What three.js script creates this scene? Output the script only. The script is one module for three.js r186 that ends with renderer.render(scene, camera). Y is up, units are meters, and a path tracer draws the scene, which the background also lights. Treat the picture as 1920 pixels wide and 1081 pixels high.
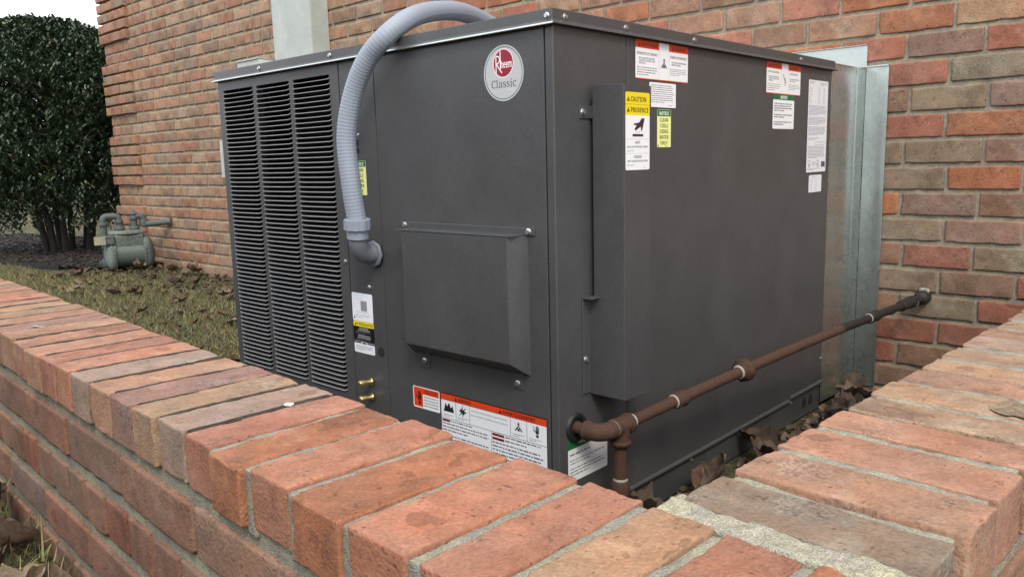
import * as THREE from 'three';
import { RoundedBoxGeometry } from 'three/addons/geometries/RoundedBoxGeometry.js';
import { ConvexGeometry } from 'three/addons/geometries/ConvexGeometry.js';
import { ImprovedNoise } from 'three/addons/math/ImprovedNoise.js';
import { mergeGeometries, mergeVertices } from 'three/addons/utils/BufferGeometryUtils.js';

// ---------------------------------------------------------------- camera, sky, sun, exposure
const scene = new THREE.Scene();
const camera = new THREE.PerspectiveCamera(39.77, 1024 / 576, 0.02, 900);
camera.position.set(0.8858, 0.7493, 1.0698);
camera.rotation.order = 'YXZ';
camera.rotation.set(-0.1592, 0.7486, -0.0253);
camera.updateMatrixWorld(true);

const SUN = new THREE.Vector3(0.45, 0.74, 0.42).normalize();
const perlin = new ImprovedNoise();
{ // pale, thinly overcast sky, brighter round the veiled sun
  const W = 512, H = 256, d = new Float32Array(W * H * 4);
  for (let j = 0; j < H; j++) for (let i = 0; i < W; i++) {
    const el = ((j + 0.5) / H - 0.5) * Math.PI, az = ((i + 0.5) / W - 0.5) * 2 * Math.PI;
    const v = new THREE.Vector3(Math.cos(el) * Math.cos(az), Math.sin(el), Math.cos(el) * Math.sin(az));
    const up = Math.max(v.y, 0), ang = v.angleTo(SUN);
    let n = 0, a = 1, f = 2.2;
    for (let o = 0; o < 4; o++) { n += a * perlin.noise(v.x * f + 7, v.y * f * 1.6, v.z * f + 3); a *= 0.5; f *= 2.1; }
    const cloud = 1 + 0.14 * n, L = (0.98 + 0.06 * up) * cloud + 0.5 * Math.exp(-Math.pow(ang / 0.5, 2));
    const b = 0.5 + 0.5 * Math.min(1, up * 1.4) - 0.25 * n, k = (j * W + i) * 4;
    const below = v.y < 0 ? Math.max(0.25, 1 + v.y * 6) : 1;
    d[k] = L * (1.0 - 0.09 * b) * below; d[k + 1] = L * (1.0 - 0.03 * b) * below; d[k + 2] = L * (1.0 + 0.05 * b) * below; d[k + 3] = 1;
  }
  const t = new THREE.DataTexture(d, W, H, THREE.RGBAFormat, THREE.FloatType);
  t.mapping = THREE.EquirectangularReflectionMapping; t.magFilter = THREE.LinearFilter; t.minFilter = THREE.LinearFilter; t.wrapS = THREE.RepeatWrapping; t.needsUpdate = true;
  scene.background = t; scene.environment = t;
}
const sun = new THREE.DirectionalLight(0xfff1dc, 1.1);
sun.position.copy(SUN).multiplyScalar(30); sun.target.position.set(-2, 0, 0);
sun.castShadow = true; sun.shadow.radius = 28; sun.shadow.mapSize.set(2048, 2048);
Object.assign(sun.shadow.camera, { left: -14, right: 14, top: 14, bottom: -14, near: 1, far: 80 });
scene.add(sun, sun.target);
const renderer = new THREE.WebGLRenderer({ antialias: true });
renderer.setSize(1024, 576);
renderer.toneMapping = THREE.LinearToneMapping;
renderer.toneMappingExposure = 1.9;
renderer.shadowMap.enabled = true;

// ---------------------------------------------------------------- helpers
function rng(seed) { let s = seed >>> 0; return () => { s = (s + 0x6D2B79F5) | 0; let t = Math.imul(s ^ (s >>> 15), 1 | s); t = (t + Math.imul(t ^ (t >>> 7), 61 | t)) ^ t; return ((t ^ (t >>> 14)) >>> 0) / 4294967296; }; }
const used = {};
function numbered(n) { if (!(n in used)) { used[n] = 0; return n; } used[n]++; return n + '_' + String(used[n]).padStart(3, '0'); }
function mesh(name, geo, mat, parent, opt = {}) {
  const m = new THREE.Mesh(geo, mat); m.name = name; parent.add(m);
  if (opt.pos) m.position.set(...opt.pos);
  if (opt.rot) m.rotation.set(...opt.rot);
  if (opt.label) m.userData.label = opt.label;
  if (opt.kind) m.userData.kind = opt.kind;
  return m;
}
function thing(name, label, category, pos = [0, 0, 0], turn = 0, group) {
  const g = new THREE.Group(); g.name = numbered(name); g.position.set(...pos); g.rotation.y = turn;
  g.userData = { label, category }; if (group) g.userData.group = group;
  scene.add(g); return g;
}
function structure(name, geo, mat, label, category) { const m = mesh(name, geo, mat, scene); m.userData = { kind: 'structure', label, category }; return m; }
function col(r, g, b) { return new THREE.Color().setRGB(r, g, b); }
function box(x0, x1, y0, y1, z0, z1, r = 0.0015) {
  const w = x1 - x0, h = y1 - y0, d = z1 - z0, rr = Math.min(r, w * 0.45, h * 0.45, d * 0.45);
  const g = rr > 0 ? new RoundedBoxGeometry(w, h, d, 2, rr) : new THREE.BoxGeometry(w, h, d);
  g.translate((x0 + x1) / 2, (y0 + y1) / 2, (z0 + z1) / 2); return metricUV(g);
}
function metricUV(g) { // uv in metres from the dominant axis of each normal
  const p = g.attributes.position, n = g.attributes.normal, uv = new Float32Array(p.count * 2);
  for (let i = 0; i < p.count; i++) {
    const ax = Math.abs(n.getX(i)), ay = Math.abs(n.getY(i)), az = Math.abs(n.getZ(i));
    let u, v; if (ay >= ax && ay >= az) { u = p.getX(i); v = p.getZ(i); } else if (ax >= az) { u = p.getZ(i); v = p.getY(i); } else { u = p.getX(i); v = p.getY(i); }
    uv[2 * i] = u; uv[2 * i + 1] = v;
  }
  g.setAttribute('uv', new THREE.BufferAttribute(uv, 2)); return g;
}
const V3 = (a) => new THREE.Vector3(...a);
function rod(a, b, r0, r1 = r0, seg = 20, open = false) {
  const A = V3(a), B = V3(b), d = B.clone().sub(A), L = d.length();
  const g = new THREE.CylinderGeometry(r1, r0, L, seg, 1, open);
  g.applyQuaternion(new THREE.Quaternion().setFromUnitVectors(new THREE.Vector3(0, 1, 0), d.normalize()));
  g.translate((A.x + B.x) / 2, (A.y + B.y) / 2, (A.z + B.z) / 2); return g;
}
function lathe(prof, pos, dir, seg = 24) { // profile [r, t] along dir from pos
  const g = new THREE.LatheGeometry(prof.map((q) => new THREE.Vector2(q[0], q[1])), seg);
  g.applyQuaternion(new THREE.Quaternion().setFromUnitVectors(new THREE.Vector3(0, 1, 0), V3(dir).normalize())); g.translate(...pos); return g;
}
function bend(pts, r, seg = 24, rad = 16) { return new THREE.TubeGeometry(new THREE.CatmullRomCurve3(pts.map(V3), false, 'centripetal'), seg, r, rad, false); }

// ---- computed textures
function tileNoise(size, cells, seed) {
  const R = rng(seed), g = new Float32Array(cells * cells); for (let i = 0; i < g.length; i++) g[i] = R();
  const out = new Float32Array(size * size);
  for (let y = 0; y < size; y++) for (let x = 0; x < size; x++) {
    const fx = x / size * cells, fy = y / size * cells, ix = Math.floor(fx), iy = Math.floor(fy);
    let tx = fx - ix, ty = fy - iy; tx = tx * tx * (3 - 2 * tx); ty = ty * ty * (3 - 2 * ty);
    const a = g[(iy % cells) * cells + ix % cells], b = g[(iy % cells) * cells + (ix + 1) % cells], c = g[((iy + 1) % cells) * cells + ix % cells], d = g[((iy + 1) % cells) * cells + (ix + 1) % cells];
    out[y * size + x] = (a + (b - a) * tx) * (1 - ty) + (c + (d - c) * tx) * ty;
  }
  return out;
}
function fbm(size, cells, oct, seed, gain = 0.55) {
  const out = new Float32Array(size * size); let a = 1, s = 0;
  for (let o = 0; o < oct; o++) { const n = tileNoise(size, Math.min(size, cells << o), seed + o * 17); for (let i = 0; i < n.length; i++) out[i] += a * (n[i] - 0.5); s += a; a *= gain; }
  for (let i = 0; i < out.length; i++) out[i] = out[i] / s * 2; return out; // about -1..1
}
function dataTex(size, fn, rep, srgb) {
  const d = new Uint8Array(size * size * 4);
  for (let i = 0; i < size * size; i++) { const c = fn(i); for (let k = 0; k < 3; k++) d[4 * i + k] = Math.max(0, Math.min(255, c[k] * 255)); d[4 * i + 3] = 255; }
  const t = new THREE.DataTexture(d, size, size, THREE.RGBAFormat); t.wrapS = t.wrapT = THREE.RepeatWrapping; t.magFilter = THREE.LinearFilter; t.minFilter = THREE.LinearMipmapLinearFilter; t.generateMipmaps = true;
  t.repeat.set(1 / rep, 1 / rep); if (srgb) t.colorSpace = THREE.SRGBColorSpace; t.needsUpdate = true; return t;
}
const grey = (v) => [v, v, v];
// fired clay: blotches, sand grain, dark pits, pale bloom
const S1 = 1024, bLow = fbm(S1, 6, 4, 11), bMid = fbm(S1, 28, 3, 23), bFine = fbm(S1, 220, 2, 31, 0.8), bHue = fbm(S1, 9, 3, 47), bPit = fbm(S1, 90, 2, 59), bStreak = (() => { const a = fbm(S1, 12, 3, 71), o = new Float32Array(S1 * S1); for (let y = 0; y < S1; y++) for (let x = 0; x < S1; x++) o[y * S1 + x] = a[((y * 3) % S1) * S1 + x]; return o; })();
const bCrack = (() => { const a = fbm(S1, 10, 4, 83, 0.7), o = new Float32Array(S1 * S1); for (let y = 0; y < S1; y++) for (let x = 0; x < S1; x++) { const i = y * S1 + x, n = a[((x * 4) % S1) * S1 + y]; o[i] = Math.abs(n) < 0.03 && bMid[i] + bLow[i] < -0.42 ? 1 - Math.abs(n) / 0.03 : 0; } return o; })();
const brickMap = dataTex(S1, (i) => {
  let v = 0.86 + 0.16 * bLow[i] + 0.09 * bMid[i] + 0.10 * bFine[i];
  if (bPit[i] < -0.7) v *= 0.8; v *= 1 - 0.34 * bCrack[i]; if (bHue[i] + 0.4 * bMid[i] > 0.52) v *= 0.84; if (bHue[i] - 0.5 * bFine[i] < -0.62) v *= 1.10;
  const pale = Math.max(0, bStreak[i] + 0.25 * bMid[i] - 0.30) * 0.34, h = bHue[i] * 0.09;
  return [v * (1 + pale * 0.35 + h * 0.35), v * (1 + pale * 0.8 - h * 0.5), v * (1 + pale * 1.05 - h * 1.1)];
}, 0.62, true);
const brickBump = dataTex(S1, (i) => grey(0.55 + 0.07 * bMid[i] + 0.24 * bFine[i] + 0.08 * bStreak[i] - 0.22 * bCrack[i] - (bPit[i] < -0.68 ? 0.25 : 0)), 0.62);
const S2 = 512, mFine = fbm(S2, 180, 2, 101, 0.9), mMid = fbm(S2, 24, 3, 103), mLow = fbm(S2, 5, 3, 107);
const mortarMap = dataTex(S2, (i) => { const v = 0.80 + 0.20 * mFine[i] + 0.10 * mMid[i] + 0.08 * mLow[i]; return [v, v * (1 + 0.02 * mLow[i]), v * (0.97 - 0.05 * mLow[i])]; }, 0.2, true);
const mortarBump = dataTex(S2, (i) => grey(0.5 + 0.28 * mFine[i] + 0.2 * mMid[i]), 0.2);
const paintBump = dataTex(S2, (i) => grey(0.5 + 0.3 * mFine[i] + 0.12 * mMid[i]), 0.12);
const pLow = fbm(S2, 4, 4, 131);
const paintRough = dataTex(S2, (i) => grey(0.76 + 0.20 * pLow[i] + 0.08 * mFine[i]), 0.9);
const dustN = fbm(S2, 128, 1, 613);
const paintMap = dataTex(S2, (i) => { const v = 0.92 + 0.025 * mMid[i] + 0.09 * mFine[i] + 0.06 * pLow[i]; return grey(v * (dustN[i] > 0.9 ? 1.7 : 1)); }, 0.35, true);
const galvMap = (() => { // crystal spangle with drawn streaks
  const R = rng(77), n = 260, px = [], cell = new Float32Array(S2 * S2); for (let k = 0; k < n; k++) px.push([R() * S2, R() * S2, R()]);
  for (let y = 0; y < S2; y++) for (let x = 0; x < S2; x++) { let best = 1e9, b = 0; for (const q of px) { let dx = Math.abs(q[0] - x), dy = Math.abs(q[1] - y); if (dx > S2 / 2) dx = S2 - dx; if (dy > S2 / 2) dy = S2 - dy; const dd = dx * dx + dy * dy; if (dd < best) { best = dd; b = q[2]; } } cell[y * S2 + x] = b; }
  return cell;
})();
const galvColor = dataTex(S2, (i) => { const v = 0.88 + 0.03 * (galvMap[i] - 0.5) + 0.03 * pLow[i]; return [v, v * 1.01, v * 1.0]; }, 0.22, true);
const galvRough = dataTex(S2, (i) => grey(0.56 + 0.03 * (galvMap[i] - 0.5) + 0.05 * pLow[i]), 0.22);
const rustMap = dataTex(S2, (i) => { const v = 0.72 + 0.22 * mMid[i] + 0.2 * mFine[i], h = mLow[i]; return [v * (1 + 0.10 * h), v, v * (1 - 0.10 * h)]; }, 0.25, true);
const soilMap = dataTex(S2, (i) => { const v = 0.62 + 0.3 * mMid[i] + 0.26 * mFine[i] + 0.16 * mLow[i]; return [v * (1 + 0.06 * pLow[i]), v, v * (0.92 - 0.1 * pLow[i])]; }, 0.8, true);
const soilBump = dataTex(S2, (i) => grey(0.5 + 0.3 * mMid[i] + 0.25 * mFine[i]), 0.8);
const leafMap = dataTex(256, (() => { const a = fbm(256, 8, 4, 211), b = fbm(256, 60, 2, 223); return (i) => { const v = 0.8 + 0.22 * a[i] + 0.14 * b[i]; return [v, v * (0.98 + 0.05 * a[i]), v * 0.95]; }; })(), 1.0, true);

const std = (c, rough, o = {}) => new THREE.MeshStandardMaterial({ color: c, roughness: rough, ...o });
const M = {
  grime: std(col(0.095, 0.072, 0.048), 0.95, { map: soilMap, bumpMap: soilBump, bumpScale: 0.002 }),
  cream: std(col(0.56, 0.52, 0.41), 0.95, { map: mortarMap, bumpMap: mortarBump, bumpScale: 0.003 }),
  mortar: std(col(0.43, 0.405, 0.335), 0.95, { map: mortarMap, bumpMap: mortarBump, bumpScale: 0.0022 }),
  houseMortar: std(col(0.50, 0.43, 0.335), 0.95, { map: mortarMap, bumpMap: mortarBump, bumpScale: 0.002 }),
  paint: std(col(0.090, 0.0905, 0.094), 0.52, { map: paintMap, bumpMap: paintBump, bumpScale: 0.00012, roughnessMap: paintRough, metalness: 0.1 }),
  dark: std(col(0.012, 0.012, 0.013), 0.8),
  coil: std(col(0.02, 0.02, 0.022), 0.6, { metalness: 0.4 }),
  innerPost: std(col(0.075, 0.058, 0.055), 0.6),
  gap: std(col(0.01, 0.01, 0.01), 0.9),
  zinc: std(col(0.62, 0.62, 0.6), 0.32, { metalness: 0.9 }),
  brass: std(col(0.55, 0.42, 0.2), 0.35, { metalness: 0.9 }),
  galv: std(col(0.74, 0.78, 0.77), 0.5, { metalness: 0.92, map: galvColor, roughnessMap: galvRough }),
  rust: std(col(0.165, 0.08, 0.05), 0.8, { map: rustMap, bumpMap: mortarBump, bumpScale: 0.0006, metalness: 0.15 }),
  blackIron: std(col(0.055, 0.046, 0.041), 0.6, { map: rustMap, bumpMap: mortarBump, bumpScale: 0.0004, metalness: 0.3 }),
  tape: std(col(0.55, 0.53, 0.47), 0.8, { map: mortarMap }),
  rubber: std(col(0.012, 0.012, 0.012), 0.55),
  conduit: std(col(0.27, 0.305, 0.365), 0.5, { bumpMap: paintBump, bumpScale: 0.0002 }),
  fitting: std(col(0.17, 0.18, 0.21), 0.5, { bumpMap: paintBump, bumpScale: 0.0003 }),
  chase: std(col(0.50, 0.54, 0.50), 0.55, { map: paintMap, bumpMap: paintBump, bumpScale: 0.0003 }),
  chaseTrim: std(col(0.55, 0.48, 0.38), 0.7),
  meter: std(col(0.20, 0.25, 0.22), 0.6, { map: rustMap, bumpMap: mortarBump, bumpScale: 0.0006 }),
  meterPipe: std(col(0.17, 0.20, 0.19), 0.6, { map: rustMap, bumpMap: mortarBump, bumpScale: 0.0006 }),
  meterPale: std(col(0.36, 0.42, 0.36), 0.6, { map: rustMap }),
  dial: std(col(0.55, 0.55, 0.40), 0.5, { map: mortarMap }),
  bark: std(col(0.09, 0.075, 0.06), 0.9, { map: rustMap, bumpMap: mortarBump, bumpScale: 0.003 }),
  shrubLeaf: std(col(0.046, 0.074, 0.040), 0.52, { side: THREE.DoubleSide, vertexColors: true }),
  mulch: std(col(0.024, 0.018, 0.016), 0.95, { map: soilMap, bumpMap: soilBump, bumpScale: 0.015 }),
  edging: std(col(0.008, 0.008, 0.008), 0.9),
  white: std(col(0.75, 0.75, 0.72), 0.8),
  roof: std(col(0.09, 0.085, 0.08), 0.9, { map: soilMap }),
};

// ---- bricks
const brickTones = { // fired-clay base colours; foot tones are browner and take in the outer face's shade
  salmon: [0.435, 0.189, 0.114], orange: [0.435, 0.172, 0.086], red: [0.420, 0.165, 0.105], tan: [0.430, 0.252, 0.148], pink: [0.385, 0.209, 0.156],
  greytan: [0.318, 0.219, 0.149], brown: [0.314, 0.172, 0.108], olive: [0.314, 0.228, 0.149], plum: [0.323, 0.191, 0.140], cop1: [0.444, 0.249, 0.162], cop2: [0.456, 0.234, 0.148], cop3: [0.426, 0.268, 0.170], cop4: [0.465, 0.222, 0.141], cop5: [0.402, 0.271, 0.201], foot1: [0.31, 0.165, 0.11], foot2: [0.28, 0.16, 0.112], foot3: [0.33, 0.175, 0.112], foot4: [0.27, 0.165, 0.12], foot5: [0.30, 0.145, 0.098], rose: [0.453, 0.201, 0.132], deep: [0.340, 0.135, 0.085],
  wallA: [0.446, 0.246, 0.153], wallB: [0.418, 0.218, 0.136], wallC: [0.432, 0.269, 0.167], wallD: [0.372, 0.246, 0.160], wallF: [0.335, 0.214, 0.146], wallG: [0.464, 0.302, 0.202], wallE: [0.400, 0.195, 0.120],
};
const brickMats = {};
for (const [k, c] of Object.entries(brickTones)) brickMats[k] = [0, 1].map((j) => std(col(c[0] * (1 - 0.07 * j), c[1] * (1 - 0.04 * j), c[2]), 0.92, { map: brickMap, bumpMap: brickBump, bumpScale: 0.0019 }));
function brickGeo(sx, sy, sz, nx, ny, nz, r, amp, seed) {
  const g = new THREE.BoxGeometry(1, 1, 1, nx, ny, nz), p = g.attributes.position, R = rng(seed * 7919 + 3), ox = R() * 50, oy = R() * 50, oz = R() * 50, uo = R() * 3, vo = R() * 3;
  const half = [sx / 2, sy / 2, sz / 2], seg = [nx, ny, nz];
  const place = (t, h, n) => { // more rows near the edges
    const s = Math.round((t + 0.5) * n), e = n >= 6 ? 2 : 1, rr = r * 1.6;
    if (s < e) return -h + rr * s / e; if (s > n - e) return h - rr * (n - s) / e;
    return n <= 2 * e ? 0 : -h + rr + (2 * h - 2 * rr) * (s - e) / (n - 2 * e);
  };
  const q = new THREE.Vector3(), c = new THREE.Vector3();
  for (let i = 0; i < p.count; i++) {
    q.set(place(p.getX(i), half[0], seg[0]), place(p.getY(i), half[1], seg[1]), place(p.getZ(i), half[2], seg[2]));
    const chip = perlin.noise(q.x * 42 + ox, q.y * 42 + oy, q.z * 42 + oz) + 0.7 * perlin.noise(q.x * 110 + oz, q.y * 110 + ox, q.z * 110 + oy), rr = r * (1 + (chip > 0.25 ? 2.2 : 1.1) * Math.max(-0.6, chip));
    c.set(THREE.MathUtils.clamp(q.x, -half[0] + rr, half[0] - rr), THREE.MathUtils.clamp(q.y, -half[1] + rr, half[1] - rr), THREE.MathUtils.clamp(q.z, -half[2] + rr, half[2] - rr));
    const d = q.clone().sub(c), L = d.length();
    if (L > rr && L > 1e-6) d.multiplyScalar(rr / L);
    q.copy(c).add(d);
    const n = perlin.noise(q.x * 14 + ox, q.y * 14 + oy, q.z * 14 + oz) + 0.6 * perlin.noise(q.x * 55 + oy, q.y * 55 + oz, q.z * 55 + ox) + 0.35 * perlin.noise(q.x * 150 + oz, q.y * 150 + ox, q.z * 150 + oy);
    const dir = q.clone().divide(V3(half)); const m = Math.max(Math.abs(dir.x), Math.abs(dir.y), Math.abs(dir.z));
    const nn = d.lengthSq() > 1e-10 ? d.normalize() : (Math.abs(dir.x) === m ? new THREE.Vector3(Math.sign(dir.x), 0, 0) : Math.abs(dir.y) === m ? new THREE.Vector3(0, Math.sign(dir.y), 0) : new THREE.Vector3(0, 0, Math.sign(dir.z)));
    q.addScaledVector(nn, n * amp); p.setXYZ(i, q.x, q.y, q.z);
  }
  metricUV(g); const uv = g.attributes.uv; for (let i = 0; i < uv.count; i++) uv.setXY(i, uv.getX(i) + uo, uv.getY(i) + vo);
  const s = new THREE.BufferGeometry(); s.setAttribute('position', p.clone()); s.setIndex(g.index.clone());
  const w = mergeVertices(s, 1e-5); w.computeVertexNormals();
  const map = new Map(), wp = w.attributes.position, wn = w.attributes.normal, key = (a, i) => Math.round(a.getX(i) * 2e4) + '_' + Math.round(a.getY(i) * 2e4) + '_' + Math.round(a.getZ(i) * 2e4);
  for (let i = 0; i < wp.count; i++) map.set(key(wp, i), i);
  const no = g.attributes.normal; for (let i = 0; i < p.count; i++) { const j = map.get(key(p, i)); if (j !== undefined) no.setXYZ(i, wn.getX(j), wn.getY(j), wn.getZ(j)); }
  return g;
}
const pick = (R, a) => a[Math.floor(R() * a.length) % a.length];
function noisyBox(x0, x1, y0, y1, z0, z1, nx, ny, nz, r, amp, seed) { const g = brickGeo(x1 - x0, y1 - y0, z1 - z0, nx, ny, nz, r, amp, seed); g.translate((x0 + x1) / 2, (y0 + y1) / 2, (z0 + z1) / 2); return g; }

// ---------------------------------------------------------------- ground
const LW = { ang: 0.0485, x: 0.533, z: 0.509 };
function lwLocal(x, z) { const dx = x - LW.x, dz = z - LW.z, c = Math.cos(LW.ang), s = Math.sin(LW.ang); return [dx * c + dz * s, -dx * s + dz * c]; }
function groundY(x, z) {
  const [lx, lz] = lwLocal(x, z);
  const outside = Math.max(THREE.MathUtils.smoothstep(lz, 0.06, 0.16), THREE.MathUtils.smoothstep(lx, 0.06, 0.16));
  const left = THREE.MathUtils.smoothstep(-x, 1.4, 5);
  const near = Math.hypot(x, z) < 12 ? 0.010 * perlin.noise(x * 2.1, 3.3, z * 2.1) + 0.006 * perlin.noise(x * 7, 9.3, z * 7) : 0;
  return outside * 0.075 + (1 - outside) * (0.045 * left - 0.006) + near * (0.35 + 0.65 * Math.max(outside, left));
}
{
  const n = 150, g = new THREE.PlaneGeometry(1, 1, n, n), p = g.attributes.position, uv = g.attributes.uv;
  const warp = (t) => { const a = Math.abs(t); return Math.sign(t) * (a < 0.8 ? a / 0.8 * 9 : 9 + Math.pow((a - 0.8) / 0.2, 2.4) * 400); };
  for (let i = 0; i < p.count; i++) { const x = warp(p.getX(i) * 2) - 2, z = -warp(p.getY(i) * 2) - 0.2; p.setXYZ(i, x, groundY(x, z), z); uv.setXY(i, x, z); }
  g.computeVertexNormals();
  structure('ground', g, std(col(0.165, 0.142, 0.073), 0.95, { map: soilMap, bumpMap: soilBump, bumpScale: 0.012 }), 'dormant tan and green lawn ground around the house', 'ground');
}
{ // mulch bed under the shrub
  const s = new THREE.Shape(); const pts = [[-9.5, -0.72], [-7.2, -0.72], [-6.1, -0.78], [-5.35, -1.0], [-4.95, -1.22], [-5.05, -1.49], [-5.8, -1.55], [-6.0, -2.2], [-7.2, -2.35], [-8.2, -2.0], [-9.5, -1.75]];
  pts.forEach((q, i) => i ? s.lineTo(q[0], -q[1]) : s.moveTo(q[0], -q[1]));
  const seg = 46, P = []; const inside = (x, z) => { let c = false; for (let i = 0, j = pts.length - 1; i < pts.length; j = i++) { const a = pts[i], b = pts[j]; if ((a[1] > z) !== (b[1] > z) && x < (b[0] - a[0]) * (z - a[1]) / (b[1] - a[1]) + a[0]) c = !c; } return c; };
  const pos = [], idx = [], uv = [], st = 0.05; const grid = new Map(); const at = (i, j) => { const k = i + '_' + j; if (!grid.has(k)) { const x = -9.5 + i * st, z = -2.4 + j * st; grid.set(k, pos.length / 3); pos.push(x, groundY(x, z) + 0.022 + 0.012 * perlin.noise(x * 9, 1, z * 9) + 0.008 * perlin.noise(x * 30, 4, z * 30), z); uv.push(x, z); } return grid.get(k); };
  for (let i = 0; i < 92; i++) for (let j = 0; j < 36; j++) if (inside(-9.5 + (i + 0.5) * st, -2.4 + (j + 0.5) * st)) { const a = at(i, j), b = at(i + 1, j), c = at(i, j + 1), d = at(i + 1, j + 1); idx.push(a, c, b, b, c, d); }
  const g = new THREE.BufferGeometry(); g.setAttribute('position', new THREE.Float32BufferAttribute(pos, 3)); g.setAttribute('uv', new THREE.Float32BufferAttribute(uv, 2)); g.setIndex(idx); g.computeVertexNormals();
  structure('mulch_bed', g, M.mulch, 'dark brown mulch bed under the tall shrub', 'mulch');
  const R = rng(515), chip = new THREE.BoxGeometry(0.045, 0.006, 0.012), im = new THREE.InstancedMesh(chip, std(col(0.034, 0.025, 0.021), 0.95), 1500), m4 = new THREE.Matrix4(), o = new THREE.Object3D();
  let c = 0; while (c < 1500) { const x = -9.4 + R() * 4.5, z = -2.3 + R() * 1.6; if (!inside(x, z)) continue; o.position.set(x, groundY(x, z) + 0.03, z); o.rotation.set(R() * 0.8 - 0.4, R() * 6.3, R() * 0.8 - 0.4); const sc = 0.5 + R(); o.scale.set(sc, 1, 0.7 + R()); o.updateMatrix(); im.setMatrixAt(c, o.matrix); const t = 0.5 + R() * 1.3; im.setColorAt(c, col(t, t * 0.95, t * 0.9)); c++; }
  im.name = 'mulch_chips'; im.userData = { kind: 'stuff', label: 'loose dark bark chips scattered over the mulch bed', category: 'mulch' }; scene.add(im);
}

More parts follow.
